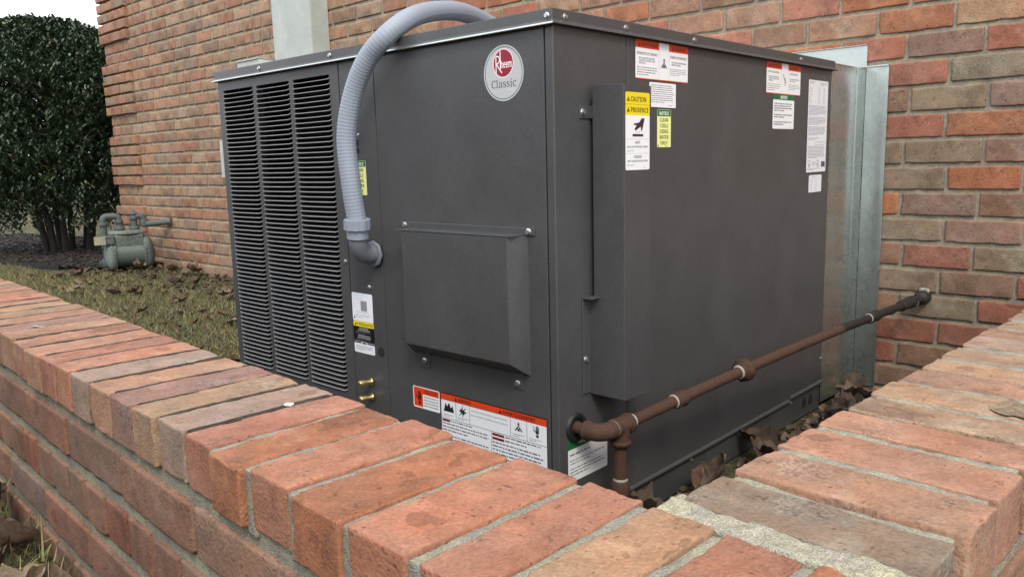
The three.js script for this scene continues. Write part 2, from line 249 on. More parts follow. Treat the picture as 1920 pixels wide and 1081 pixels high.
// ---------------------------------------------------------------- house
const WALLZ = -1.501, C = 0.0765, PITCH = 0.2035, Y0 = 1.0874;
const unitBox = new THREE.Box3(new THREE.Vector3(-1.168, 0, -1.5), new THREE.Vector3(-0.004, 1, 0));
{
  const house = thing('brick_house', 'house with weathered red and brown brick wall behind the grey metal unit', 'house');
  const top = 4.55, left = -5.752, right = 4.2;
  mesh('mortar', box(left + 0.006, right, -0.25, top, -8.5, WALLZ - 0.0058, 0), M.houseMortar, house);
  { const s = new THREE.Shape(); s.moveTo(-9.0, top); s.lineTo(-1.46, top); s.lineTo(-1.46, top + 0.16); s.lineTo(-5.0, top + 2.2); s.lineTo(-9.0, top + 0.16); const g = new THREE.ExtrudeGeometry(s, { depth: right - left + 0.6, bevelEnabled: false }); g.rotateY(-Math.PI / 2); g.translate(right + 0.3, 0, 0);
    const p = g.attributes.position; for (let i = 0; i < p.count; i++) { const x = p.getX(i), z = p.getZ(i); } metricUV(g);
    mesh('roof', g, M.roof, house); }
  const R = rng(4242), list = [];
  const variants = []; for (let k = 0; k < 7; k++) variants.push(brickGeo(0.1925, 0.0665, 0.05, 16, 7, 2, 0.0042, 0.0016, 300 + k));
  const rough = []; for (let k = 0; k < 5; k++) rough.push(brickGeo(0.1925, 0.0665, 0.05, 6, 4, 2, 0.0045, 0.0018, 330 + k));
  // rows seen beside the duct, with the colours the photograph shows, by row and by brick from the duct outwards
  const seen = { '-1': ['orange', 'tan', 'orange'], 0: ['red', 'plum', 'red'], 1: ['red', 'olive', 'olive'], 2: ['brown', 'olive', 'plum'], 3: ['red', 'orange', 'brown'], 4: ['olive', 'olive', 'plum'], 5: ['greytan', 'orange', 'orange'], 6: ['orange', 'plum', 'brown'], 7: ['olive', 'plum', 'brown'], 8: ['brown', 'red', 'olive'], 9: ['greytan', 'brown', 'red'], 10: ['brown', 'olive', 'deep'], 11: ['deep', 'deep', 'brown'], 12: ['deep', 'brown', 'deep'], 13: ['brown', 'deep', 'deep'] };
  const kMin = Math.floor((Y0 - top) / C), ray = new THREE.Ray(), tmp = new THREE.Vector3();
  const camP = camera.position.clone();
  const postBox = new THREE.Box3(new THREE.Vector3(-3.14, 0.3, -1.5), new THREE.Vector3(-2.77, 4, -1.39)), lowBox = new THREE.Box3(new THREE.Vector3(0.58, 0, -1.49), new THREE.Vector3(0.76, 0.45, 0.5));
  for (let k = kMin; k <= 15; k++) {
    const yTop = Y0 - k * C, yc = yTop - C / 2, q = ((k + 1) % 7 + 7) % 7; // five proud courses, two plain
    const quoin = ((k - 1) % 7 + 7) % 7 < 5;
    const jx = (Math.abs(k) % 2 === 0 ? 0.112 : 0.226) + (R() - 0.5) * 0.012;
    const bounds = []; const edge = quoin ? -5.785 : left, qEnd = -5.272;
    const half = Math.abs(k) % 2 === 0;
    if (quoin) { const a = half ? [0, 0.097, 0.305, 0.513] : [0, 0.205, 0.413, 0.513]; for (let i = 0; i < 3; i++) bounds.push([edge + a[i], edge + a[i + 1], true]); }
    let x = quoin ? qEnd : left; const n0 = Math.ceil((x + 0.045 - jx) / PITCH); let first = x;
    for (let i = n0; ; i++) {
      let xx = jx + i * PITCH + (xInRight(i) ? 0 : (R() - 0.5) * 0.02); if (xx > right) xx = right;
      if (xx < -1.6 && R() < 0.22 && xx - first > 0.15) { const mid = (first + xx) / 2; bounds.push([first, mid, false], [mid, xx, false]); } else bounds.push([first, xx, false]);
      first = xx; if (xx >= right) break;
    }
    function xInRight() { return false; }
    let rightIdx = 0;
    for (const [a, b, proud] of bounds) {
      const cx = (a + b) / 2, L = b - a - (cx > -1.6 ? 0.0088 : 0.0112); if (L < 0.03) continue;
      let tone;
      if (b > 0.06 && cx < 0.75 && seen[k]) tone = seen[k][Math.min(rightIdx++, 2)];
      else if (cx > -2.2) tone = pick(R, ['orange', 'red', 'brown', 'rose', 'tan', 'wallA', 'wallB', 'rose']);
      else tone = proud ? pick(R, ['wallB', 'wallE', 'wallA', 'wallD']) : pick(R, ['wallA', 'wallA', 'wallB', 'wallC', 'wallC', 'wallD', 'wallE', 'wallF', 'wallG']);
      const h = C - (cx > -1.6 ? 0.0092 : 0.0112) - R() * 0.002, jit = (R() - 0.5) * 0.004;
      const o = { cx, yc: yc + (R() - 0.5) * 0.0025, L, h, z: WALLZ - 0.025 + (proud ? 0.022 : 0) + jit * 0.6, tone, rz: (R() - 0.5) * 0.010, near: cx > -1.6, v: Math.floor(R() * 35), j: R() < 0.5 ? 0 : 1 };
      // how large it shows from here
      const A = tmp.set(a, yc - h / 2, WALLZ).clone().project(camera), B = tmp.set(b, yc + h / 2, WALLZ).clone().project(camera);
      const inF = Math.max(A.x, B.x) > -1 && Math.min(A.x, B.x) < 1 && Math.max(A.y, B.y) > -1 && Math.min(A.y, B.y) < 1 && A.z < 1;
      ray.origin.copy(camP); ray.direction.set(cx, yc, WALLZ).sub(camP).normalize();
      const hid = [unitBox, postBox, lowBox].some((bx) => ray.intersectBox(bx, tmp) && tmp.distanceTo(camP) < V3([cx, yc, WALLZ]).distanceTo(camP) - 0.05);
      o.area = inF && !hid ? Math.abs((A.x - B.x) * (A.y - B.y)) : 0; list.push(o);
    }
  }
  list.sort((p, q) => q.area - p.area);
  const rest = {};
  list.forEach((o, i) => {
    const g = o.near ? variants[o.v % 7] : rough[o.v % 5], m = new THREE.Mesh(g, brickMats[o.tone][o.j]);
    m.position.set(o.cx, o.yc, o.z); m.scale.set(o.L / 0.1925, o.h / 0.0665, 1); m.rotation.z = o.rz;
    if (i < 298 && o.area > 0) { m.name = 'brick'; house.add(m); }
    else { m.updateMatrix(); (rest[o.tone] ||= []).push((o.near && o.area > 0 ? g : rough[o.v % 5]).clone().applyMatrix4(m.matrix)); }
  });
  for (const [t, gs] of Object.entries(rest)) mesh('bricks', mergeGeometries(gs), brickMats[t][0], house, { kind: 'stuff' });
}

// ---------------------------------------------------------------- low brick wall
{
  const wall = thing('low_brick_wall', 'low brick enclosure wall with an upright brick coping, round the grey unit', 'wall', [LW.x, 0, LW.z], -LW.ang);
  const TOP = 0.45, WID = 0.205, LEFT = -3.6, FAR = -1.995, R = rng(99);
  const core = (x0, x1, y0, y1, z0, z1) => box(x0, x1, y0, y1, z0, z1, 0.003);
  mesh('mortar', mergeGeometries([core(LEFT, 0.202, -0.05, TOP - 0.030, 0.0075, WID - 0.0085), core(0.0075, 0.2015, -0.05, TOP - 0.0302, FAR, 0.0065)]), M.mortar, wall);
  const V = []; for (let k = 0; k < 10; k++) V.push(brickGeo(0.075, 0.066, WID, 14, 8, 34, 0.0030, 0.0009, 500 + k));
  const VX = V.map((g) => g);
  const jl = [0.213, 0.139, 0.062, -0.012, -0.087, -0.18, -0.273, -0.362, -0.445, -0.521, -0.6, -0.676, -0.757, -0.845, -0.93, -1.013, -1.09, -1.184, -1.278];
  for (let x = -1.365; x > LEFT; x -= 0.0855) jl.push(x + (R() - 0.5) * 0.008);
  const toneL = ['orange', 'salmon', 'tan', 'salmon', 'salmon', 'orange', 'salmon', 'orange', 'rose', 'cop5', 'cop3', 'pink', 'cop1', 'cop5', 'cop4', 'rose', 'cop2', 'cop4', 'cop1', 'pink', 'cop2', 'tan', 'tan', 'cop2', 'rose', 'cop4'];
  for (let i = 0; i + 1 < jl.length; i++) {
    const gap = i < 8 ? 0.0125 : 0.0095, w = jl[i] - jl[i + 1] - gap, cx = (jl[i] + jl[i + 1]) / 2;
    const m = mesh('brick', V[(i * 3 + 1) % 10], brickMats[toneL[i] || pick(R, ['cop1', 'cop2', 'cop3', 'cop4', 'cop4'])][i % 2], wall, { pos: [cx, TOP - 0.033 + (R() - 0.5) * 0.0022, WID / 2 + (R() - 0.5) * 0.008], rot: [(R() - 0.5) * 0.014, (R() - 0.5) * 0.020, (R() - 0.5) * 0.022] });
    m.scale.x = w / 0.075; if (R() < 0.5) m.rotation.y += Math.PI;
    // joint filled nearly flush near the corner, raked deeper further along
    if (i > 0) { const near = i < 9, jt = near ? TOP - 0.0045 + (R() - 0.5) * 0.002 : TOP - 0.0008; mesh('mortar_joint', noisyBox(jl[i] - 0.010, jl[i] + 0.010, TOP - 0.075, jt, 0.004, WID - (near ? 0.0035 : 0.009), 4, 4, 26, 0.003, near ? 0.0022 : 0.0012, 800 + i), near ? M.mortar : M.grime, wall); }
  }
  const jr = [-0.021, -0.106, -0.196, -0.286, -0.366, -0.443, -0.528, -0.621, -0.698, -0.789, -0.879];
  for (let z = -0.966; z > FAR + 0.03; z -= 0.087) jr.push(z + (R() - 0.5) * 0.007);
  const toneR = ['greytan', 'cop1', 'cop2', 'cop2', 'cop3', 'cop3', 'cop1', 'cop3', 'cop3', 'cop5', 'cop1', 'cop3', 'cop5', 'cop3', 'cop1'];
  for (let i = 0; i + 1 < jr.length; i++) {
    const w = jr[i] - jr[i + 1] - 0.0135, cz = (jr[i] + jr[i + 1]) / 2;
    const m = mesh('brick', V[(i * 7 + 4) % 10], brickMats[toneR[i] || 'cop3'][(i + 1) % 2], wall, { pos: [WID / 2 + 0.003 + (R() - 0.5) * 0.008, TOP - 0.033 + (R() - 0.5) * 0.004, cz], rot: [(R() - 0.5) * 0.016, Math.PI / 2 + (R() - 0.5) * 0.016, (R() - 0.5) * 0.03] });
    m.scale.x = w / 0.075; if (R() < 0.5) m.rotation.y += Math.PI;
    const jt = TOP - [0.0008, 0.0045, 0.0015][i % 3];
    if (i > 0) mesh('mortar_joint', noisyBox(0.008, WID - 0.004, TOP - 0.075, jt, jr[i] - 0.0115, jr[i] + 0.0115, 26, 4, 4, 0.003, 0.0024, 860 + i), M.mortar, wall);
  }
  // smeared mortar where the two arms meet
  mesh('mortar_joint', noisyBox(-0.004, 0.212, TOP - 0.06, TOP + 0.0012, -0.025, 0.006, 60, 6, 10, 0.004, 0.0048, 931), M.cream, wall, { label: 'thick cream mortar smear at the corner of the coping' });
  mesh('mortar_joint', noisyBox(-0.008, 0.034, TOP - 0.06, TOP - 0.002, -0.046, 0.003, 12, 8, 12, 0.008, 0.0045, 937), M.cream, wall);
  // face courses, browner bricks with the shade on them put into the tones
  const fs = [], fh = []; for (let k = 0; k < 6; k++) { fs.push(brickGeo(0.1925, 0.0665, 0.06, 14, 7, 3, 0.0042, 0.0010, 600 + k)); fh.push(brickGeo(0.0925, 0.0665, 0.06, 8, 7, 3, 0.0042, 0.0010, 620 + k)); }
  const hidden = {}; let cnt = 0;
  const face = (along, from, to, zFace, dir, individual) => { // along 'x' or 'z'; dir is the way the face looks
    for (let c = 0; c < 5; c++) {
      const yc = 0.364 - c * 0.0872 - 0.0335, head = c % 2 === 1, L = head ? 0.0905 : 0.243;
      for (let s = (along === 'x' ? -0.027 : from) + (c > 1 ? 0.06 : 0) - L * Math.ceil((to - from) / L + 1), i = 0; s < to; s += L, i++) { if (s + L < from) continue;
        let a = Math.max(s, from), b = Math.min(s + L, to); const w = b - a - 0.0095; if (w < 0.02) continue;
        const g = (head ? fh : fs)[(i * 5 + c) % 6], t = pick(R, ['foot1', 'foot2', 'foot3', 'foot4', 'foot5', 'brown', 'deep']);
        const m = new THREE.Mesh(g, brickMats[t][i % 2]); const mid = (a + b) / 2, inset = 0.03 + 0.0002 + R() * 0.0022;
        m.scale.set(w / (head ? 0.0925 : 0.1925), 1.02 - 0.04 * R(), 1);
        if (along === 'x') { m.position.set(mid, yc, zFace - dir * inset); m.rotation.y = dir > 0 ? 0 : Math.PI; } else { m.position.set(zFace - dir * inset, yc, mid); m.rotation.y = dir * Math.PI / 2; }
        m.position.y += (R() - 0.5) * 0.003; m.rotation.z = (R() - 0.5) * 0.012;
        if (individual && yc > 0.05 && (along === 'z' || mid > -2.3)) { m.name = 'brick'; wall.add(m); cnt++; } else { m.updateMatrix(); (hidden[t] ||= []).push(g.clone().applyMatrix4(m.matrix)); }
      }
    }
  };
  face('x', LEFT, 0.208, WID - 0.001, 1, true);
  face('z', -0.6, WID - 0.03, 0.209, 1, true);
  face('z', FAR, -0.6, 0.209, 1, false);
  face('x', LEFT, -0.01, 0.001, -1, false);
  face('z', FAR, -0.01, 0.001, -1, false);
  for (const [t, gs] of Object.entries(hidden)) mesh('bricks', mergeGeometries(gs), brickMats[t][0], wall, { kind: 'stuff' });
}

// ---------------------------------------------------------------- packaged unit
const unit = thing('packaged_air_conditioner', 'large dark grey metal packaged air conditioner and gas heat unit', 'air conditioner');
const U = { l: -1.163, r: -0.005, f: -0.005, b: -1.2275 };
{
  const P = M.paint, part = (n, g, m = P, o) => mesh(n, g, m, unit, o);
  // dark innards
  part('inner_case', mergeGeometries([box(-0.612, U.r - 0.006, 0.02, 0.985, U.b + 0.006, U.f - 0.008, 0), box(U.l + 0.006, -0.6125, 0.02, 0.985, U.b + 0.006, -0.30, 0)]), M.dark);
  part('coil', box(U.l + 0.01, -0.62, 0.06, 0.97, -0.11, -0.085, 0), M.coil);
  part('inner_post', box(-1.035, -0.998, 0.1, 0.972, -0.062, -0.04, 0.002), M.innerPost);
  // panels
  part('front_panel', box(-0.4945, -0.0255, 0.075, 0.977, U.f - 0.005, U.f));
  part('service_panel', box(-0.6195, -0.4975, 0.075, 0.977, U.f - 0.0055, U.f - 0.0006));
  part('corner_panel', mergeGeometries([box(-0.0225, U.r, 0.03, 0.977, U.f - 0.005, U.f, 0.0022), box(U.r - 0.005, U.r + 0.0003, 0.03, 0.977, -0.2225, U.f - 0.0008, 0.0022)]));
  part('side_panel', box(U.r - 0.005, U.r - 0.0004, 0.078, 0.977, -1.2265, -0.2255));
  part('left_panel', box(U.l, U.l + 0.004, 0.03, 0.977, U.b, U.f - 0.006));
  part('rear_panel', box(U.l + 0.004, U.r - 0.006, 0.03, 0.977, U.b - 0.001, U.b + 0.003));
  part('base_rail', mergeGeometries([box(U.l - 0.001, U.r - 0.0060, 0.0, 0.0745, U.f - 0.012, U.f - 0.004), box(U.r - 0.012, U.r - 0.0035, 0.0, 0.0755, U.b, -0.012), box(U.l, U.l + 0.006, 0, 0.0295, U.b, -0.02), box(U.l, U.r - 0.013, 0, 0.0295, U.b, U.b + 0.006)]));
  part('drip_bead', rod([U.r + 0.001, 0.0735, -0.226], [U.r + 0.001, 0.0735, -1.0], 0.0055, 0.0055, 12));
  part('drip_bead', rod([U.r + 0.001, 0.0800, -1.006], [U.r + 0.001, 0.0800, -1.222], 0.0055, 0.0055, 12));
  // louvered panel: a sheet with three tall openings and pressed slats
  {
    const cols = [[-1.136, -0.987], [-0.970, -0.820], [-0.803, -0.655]], y0 = 0.2175, y1 = 0.9495;
    const s = new THREE.Shape(); s.moveTo(U.l + 0.0002, 0.075); s.lineTo(-0.6225, 0.075); s.lineTo(-0.6225, 0.977); s.lineTo(U.l + 0.0002, 0.977); s.closePath();
    for (const [a, b] of cols) { const h = new THREE.Path(), r = 0.004; h.moveTo(a + r, y0); h.lineTo(b - r, y0); h.quadraticCurveTo(b, y0, b, y0 + r); h.lineTo(b, y1 - r); h.quadraticCurveTo(b, y1, b - r, y1); h.lineTo(a + r, y1); h.quadraticCurveTo(a, y1, a, y1 - r); h.lineTo(a, y0 + r); h.quadraticCurveTo(a, y0, a + r, y0); s.holes.push(h); }
    const g = new THREE.ExtrudeGeometry(s, { depth: 0.0030, bevelEnabled: true, bevelThickness: 0.0006, bevelSize: 0.0006, bevelSegments: 2, curveSegments: 5 }); g.translate(0, 0, U.f - 0.0036);
    part('louver_panel', metricUV(g));
    const n = 64, pitch = (y1 - y0) / n, L = 0.1505, st = [-1, -0.985, -0.96, -0.92, -0.5, 0, 0.5, 0.92, 0.96, 0.985, 1];
    const prof = (e) => [[0.0052 - 0.006 * e, -0.0006 + 0.0042 * e], [0.0050 - 0.006 * e, 0.0004 + 0.0042 * e], [-0.001, 0.0015 + 0.0046 * e], [-0.0125, 0.0034 + 0.0048 * e], [-0.0125, 0.0024 + 0.0044 * e], [-0.001, 0.0005 + 0.0042 * e]];
    const pos = [], idx = [], m = 6; st.forEach((t) => { const e = Math.pow(Math.max(0, (Math.abs(t) - 0.90) / 0.10), 1.6); for (const [z, y] of prof(e)) pos.push(t * L / 2, y, z); });
    for (let i = 0; i + 1 < st.length; i++) for (let j = 0; j < m; j++) { const a = i * m + j, b = i * m + (j + 1) % m, c = a + m, d = b + m; idx.push(a, b, c, b, d, c); }
    const sg0 = new THREE.BufferGeometry(); sg0.setAttribute('position', new THREE.Float32BufferAttribute(pos, 3)); sg0.setIndex(idx);
    const sg = sg0.toNonIndexed(); sg.computeVertexNormals(); metricUV(sg);
    const eg = (() => { const q = [], id = []; st.forEach((t) => { const e = Math.pow(Math.max(0, (Math.abs(t) - 0.90) / 0.10), 1.6), z = 0.0053 - 0.006 * e, y = 0.0042 * e; q.push(t * L / 2, y - 0.0010, z, t * L / 2, y - 0.0001, z + 0.0004, t * L / 2, y + 0.0007, z - 0.0002); }); for (let i = 0; i + 1 < st.length; i++) for (let j = 0; j < 2; j++) { const a = i * 3 + j, c = a + 3; id.push(a, c, a + 1, a + 1, c, c + 1); } const g0 = new THREE.BufferGeometry(); g0.setAttribute('position', new THREE.Float32BufferAttribute(q, 3)); g0.setIndex(id); const g1 = g0.toNonIndexed(); g1.computeVertexNormals(); return g1; })();
    const edgeMat = std(col(0.42, 0.42, 0.42), 0.4, { metalness: 0.6, side: THREE.DoubleSide });  // paler metallic finish for the strip along each slat lip
    for (const [a, b] of cols) for (let i = 0; i < n; i++) { const lv = part('louver', sg, P, { pos: [(a + b) / 2, y1 - (i + 1) * pitch + 0.0008, U.f - 0.001] }); mesh('pale_edge', eg, edgeMat, lv); }
  }
  // lid with flared drip lip
  {
    const ring = [[0.05, 0.9985], [-0.004, 1.0005], [0, 0.9985], [0.0006, 0.9815], [0.0045, 0.9775], [0.0062, 0.9745], [0.0055, 0.9735], [0.0030, 0.9757], [-0.003, 0.9795], [0.05, 0.9795]];
    const pos = [], idx = [], uv = []; const cx = [-1.168, 0], cz = [-1.2315, 0];
    const loops = ring.map(([o, y]) => { const k = o === 0.05 ? -0.05 : o; return [[cx[0] - k, y, cz[1] + k], [cx[1] + k, y, cz[1] + k], [cx[1] + k, y, cz[0] - k], [cx[0] - k, y, cz[0] - k]]; });
    const quad = (a, b, c, d) => { const s = pos.length / 3; for (const q of [a, b, c, d]) pos.push(...q); idx.push(s, s + 1, s + 2, s, s + 2, s + 3); };
    for (let i = 0; i + 1 < loops.length; i++) for (let e = 0; e < 4; e++) quad(loops[i + 1][e], loops[i + 1][(e + 1) % 4], loops[i][(e + 1) % 4], loops[i][e]);
    quad(loops[0][0], loops[0][1], loops[0][2], loops[0][3]);
    const g = new THREE.BufferGeometry(); g.setAttribute('position', new THREE.Float32BufferAttribute(pos, 3)); g.setIndex(idx); g.computeVertexNormals(); metricUV(g);
    part('lid', g);
    part('drip_lip', (() => { const q = new THREE.BufferGeometry(), n = 1.1685; const a = [[0.0056, 0.9768], [0.0072, 0.9742], [0.0066, 0.9728], [0.0034, 0.9738]], P = [], I = []; for (const x of [-1.168 - 0.006, 0.0055]) for (const [z, y] of a) P.push(x, y, z); for (let i = 0; i < 4; i++) { const j = (i + 1) % 4; I.push(i, i + 4, j, j, i + 4, j + 4); } I.push(0, 1, 2, 0, 2, 3, 4, 6, 5, 4, 7, 6); q.setAttribute('position', new THREE.Float32BufferAttribute(P, 3)); q.setIndex(I); const r = q.toNonIndexed(); r.computeVertexNormals(); return metricUV(r); })(), M.galv, { label: 'bright metal drip edge under the front of the lid' });  // galvanized finish on the front lip only; the other sides keep the lid paint
  }
  // screws
  const screwGeo = (() => { const a = new THREE.LatheGeometry([[0, 0], [0.0062, 0], [0.0066, 0.0009], [0.0045, 0.0014], [0.0042, 0.0016]].map((q) => new THREE.Vector2(...q)), 16); const b = new THREE.CylinderGeometry(0.0042, 0.0042, 0.0032, 6); b.translate(0, 0.003, 0); const g = mergeGeometries([a.toNonIndexed(), b.toNonIndexed()]); g.rotateX(Math.PI / 2); return g; })();
  const screw = (x, y, z, side, s = 1) => { const m = part('screw', screwGeo, M.zinc, { pos: [x, y, z] }); if (side === 'x') m.rotation.y = Math.PI / 2; if (side === '-x') m.rotation.y = -Math.PI / 2; m.scale.setScalar(s); };
  for (const x of [-0.94, -0.640, -0.012]) screw(x, 0.988, 0.0003, 'z', 0.85);
  screw(-1.1685, 0.985, -0.012, '-x', 0.85);
  for (const z of [-0.033, -0.213, -0.463, -1.0]) screw(0.0003, 0.988, z, 'x', 0.85);
  screw(-0.633, 0.529, U.f + 0.0002, 'z', 0.8); screw(-0.549, 0.476, U.f - 0.0004, 'z', 0.85); screw(-0.560, 0.812, U.f - 0.0004, 'z', 0.6);
  for (const [z, y] of [[-0.487, 0.058], [-0.734, 0.06], [-1.024, 0.062]]) screw(U.r - 0.0030, y, z, 'x', 0.8);
  screw(U.r, 0.152, -1.219, 'x', 0.7);
  // flue hood
  {
    const hood = part('flue_hood', new ConvexGeometry([[-0.404, 0.614, U.f], [-0.070, 0.614, U.f], [-0.070, 0.352, U.f], [-0.404, 0.352, U.f], [-0.378, 0.6135, 0.036], [-0.086, 0.6135, 0.036], [-0.0845, 0.381, 0.036], [-0.3795, 0.381, 0.036]].map(V3)), P);
    metricUV(hood.geometry);
    mesh('flange', box(-0.425, -0.052, 0.6145, 0.6285, U.f + 0.0002, U.f + 0.0028, 0.001), P, hood);
    mesh('top_strip', box(-0.4, -0.076, 0.6142, 0.6165, U.f + 0.0028, 0.0355, 0.0008), P, hood);
    for (const x of [-0.368, -0.102]) mesh('tab', box(x - 0.016, x + 0.016, 0.322, 0.356, U.f + 0.0002, U.f + 0.002, 0.0008), P, hood);
    screw(-0.412, 0.6215, U.f + 0.0028, 'z'); screw(-0.066, 0.6215, U.f + 0.0028, 'z'); screw(-0.368, 0.336, U.f + 0.002, 'z'); screw(-0.102, 0.333, U.f + 0.002, 'z');
  }
  // tall heat shield cover on the side
  {
    const s = new THREE.Shape(); s.moveTo(0, 0.31); s.lineTo(0.077, 0.31); s.lineTo(0.077, 0.874); s.lineTo(0.016, 0.878); s.lineTo(0.011, 0.866); s.lineTo(0.011, 0.497); s.lineTo(0, 0.495); s.closePath();
    const g = new THREE.ExtrudeGeometry(s, { depth: 0.084, bevelEnabled: true, bevelThickness: 0.001, bevelSize: 0.001, bevelSegments: 2 }); g.translate(U.r + 0.001, 0, -0.185);
    const cov = part('heat_shield', metricUV(g));
    mesh('back_wall', box(U.r + 0.0006, U.r + 0.0125, 0.494, 0.874, -0.186, -0.150, 0.001), P, cov);
    mesh('flange', box(U.r + 0.0005, U.r + 0.003, 0.312, 0.497, -0.1005, -0.0755, 0.001), P, cov);
    mesh('flange_lip', box(U.r + 0.0005, U.r + 0.024, 0.4945, 0.497, -0.101, -0.0755, 0.0008), P, cov);
    mesh('tab', box(U.r + 0.0005, U.r + 0.0025, 0.820, 0.842, -0.104, -0.074, 0.001), P, cov); mesh('tab', box(U.r + 0.0025, U.r + 0.0135, 0.820, 0.842, -0.1045, -0.1025, 0.0008), P, cov);
    screw(U.r + 0.0025, 0.831, -0.083, 'x'); screw(U.r + 0.003, 0.379, -0.084, 'x');
  }
  // service valves, holes and gas inlet grommet
  for (const y of [0.258, 0.2215]) { const v = part('service_valve', lathe([[0, 0], [0.0085, 0], [0.0085, 0.004], [0.0055, 0.0045], [0.0055, 0.018], [0.0072, 0.0185], [0.0072, 0.031], [0.005, 0.034], [0, 0.034]], [-0.556, y, U.f - 0.0006], [-0.25, 0, 1], 18), M.brass); }
  part('access_hole', lathe([[0.0001, 0.0012], [0.0105, 0.0012], [0.0115, 0]], [-0.519, 0.333, U.f - 0.0006], [0, 0, 1], 24), M.gap);
  part('grommet', lathe([[0.018, 0.004], [0.022, 0.0062], [0.0275, 0.005], [0.029, 0]], [U.r, 0.254, -0.054], [1, 0, 0], 30), M.rubber);
  part('gas_inlet', lathe([[0.0001, 0.001], [0.0195, 0.001]], [U.r, 0.254, -0.054], [1, 0, 0], 24), M.gap);
  for (const [z, y] of [[-1.116, 0.040], [-1.161, 0.039]]) part('drain_hole', lathe([[0.0001, 0.0008], [0.0145, 0.0008], [0.0155, 0]], [U.r - 0.0035, y, z], [1, 0, 0], 26), M.gap);
  for (const y of [0.796, 0.779]) part('vent_slot', box(-0.569, -0.561, y - 0.006, y + 0.006, U.f - 0.0008, U.f + 0.0001, 0.0003), M.gap);
}

// ---- printed labels on the unit
function labelTex(w, h, res, draw) {
  const c = document.createElement('canvas'); c.width = Math.round(w * res); c.height = Math.round(h * res);
  const x = c.getContext('2d'); x.textBaseline = 'middle'; draw(x, c.width, c.height);
  const t = new THREE.CanvasTexture(c); t.colorSpace = THREE.SRGBColorSpace; t.anisotropy = 8; return t;
}
function roundedPlane(w, h, r) {
  const s = new THREE.Shape(); s.moveTo(-w / 2 + r, -h / 2); s.lineTo(w / 2 - r, -h / 2); s.quadraticCurveTo(w / 2, -h / 2, w / 2, -h / 2 + r); s.lineTo(w / 2, h / 2 - r); s.quadraticCurveTo(w / 2, h / 2, w / 2 - r, h / 2); s.lineTo(-w / 2 + r, h / 2); s.quadraticCurveTo(-w / 2, h / 2, -w / 2, h / 2 - r); s.lineTo(-w / 2, -h / 2 + r); s.quadraticCurveTo(-w / 2, -h / 2, -w / 2 + r, -h / 2);
  const g = new THREE.ShapeGeometry(s, 5), p = g.attributes.position, uv = g.attributes.uv; for (let i = 0; i < p.count; i++) uv.setXY(i, p.getX(i) / w + 0.5, p.getY(i) / h + 0.5); return g;
}
function sticker(name, desc, side, a0, a1, y0, y1, draw, off = 0.0004, res = 4200, geo) { // a is x on the front, z on the side
  const w = Math.abs(a1 - a0), h = y1 - y0, t = labelTex(w, h, res, draw);
  const m = mesh(name, geo || roundedPlane(w, h, Math.min(0.004, w * 0.06)), std(0xffffff, 0.42, { map: t }), unit, { label: desc });
  const mid = (a0 + a1) / 2, y = (y0 + y1) / 2;
  if (side === 'front') m.position.set(mid, y, U.f + off); else { m.position.set(U.r + off, y, mid); m.rotation.y = Math.PI / 2; }
  return m;
}
const F = (s, b = 'bold', fam = 'sans-serif') => `${b} ${Math.round(s)}px ${fam}`;
function fit(c, str, x, y, w, size, weight = 'bold', align = 'left', fam = 'sans-serif') { c.font = F(size, weight, fam); const m = c.measureText(str).width; c.save(); c.translate(x, y); c.scale(m > w || weight === 'fill' ? w / m : 1, 1); c.textAlign = align; c.fillText(str, 0, 0); c.restore(); }
function tri(c, x, y, s, fill, bang) { c.fillStyle = fill; c.beginPath(); c.moveTo(x, y - s / 2); c.lineTo(x + s * 0.55, y + s / 2); c.lineTo(x - s * 0.55, y + s / 2); c.fill(); c.fillStyle = bang; c.fillRect(x - s * 0.05, y - s * 0.2, s * 0.1, s * 0.38); c.fillRect(x - s * 0.05, y + s * 0.26, s * 0.1, s * 0.1); }
function fine(c, x, y, w, h, n, color, R, wt = 0.42) { // fine print set too small to read
  c.fillStyle = color; for (let i = 0; i < n; i++) { const yy = y + (i + 0.25) * h / n, hh = h / n * wt; let xx = x; const end = x + w * (i === n - 1 ? 0.55 : 0.88 + 0.12 * R()); while (xx < end) { const ww = h / n * (0.35 + R() * 1.6); c.fillRect(xx, yy, Math.min(ww, end - xx), hh * (0.75 + 0.25 * R())); xx += ww + h / n * 0.32; } }
}
function fallen(c, x, y, s) { c.fillStyle = '#2a2629'; c.beginPath(); c.ellipse(x, y - s * 0.32, s * 0.11, s * 0.17, 0, 0, 7); c.fill(); c.beginPath(); c.moveTo(x - s * 0.06, y - s * 0.14); c.lineTo(x - s * 0.5, y + s * 0.32); c.lineTo(x - s * 0.34, y + s * 0.38); c.lineTo(x - s * 0.12, y + s * 0.13); c.lineTo(x - s * 0.15, y + s * 0.36); c.lineTo(x + s * 0.15, y + s * 0.36); c.lineTo(x + s * 0.12, y + s * 0.13); c.lineTo(x + s * 0.34, y + s * 0.38); c.lineTo(x + s * 0.5, y + s * 0.32); c.lineTo(x + s * 0.06, y - s * 0.14); c.fill(); c.fillStyle = '#eef0f2'; c.fillRect(x - s * 0.06, y - s * 0.02, s * 0.12, s * 0.14); c.strokeStyle = '#b9babd'; c.lineWidth = s * 0.03; for (const k of [-1, 1]) { c.beginPath(); c.arc(x + k * s * 0.26, y - s * 0.3, s * 0.13, 0, 5); c.stroke(); } }
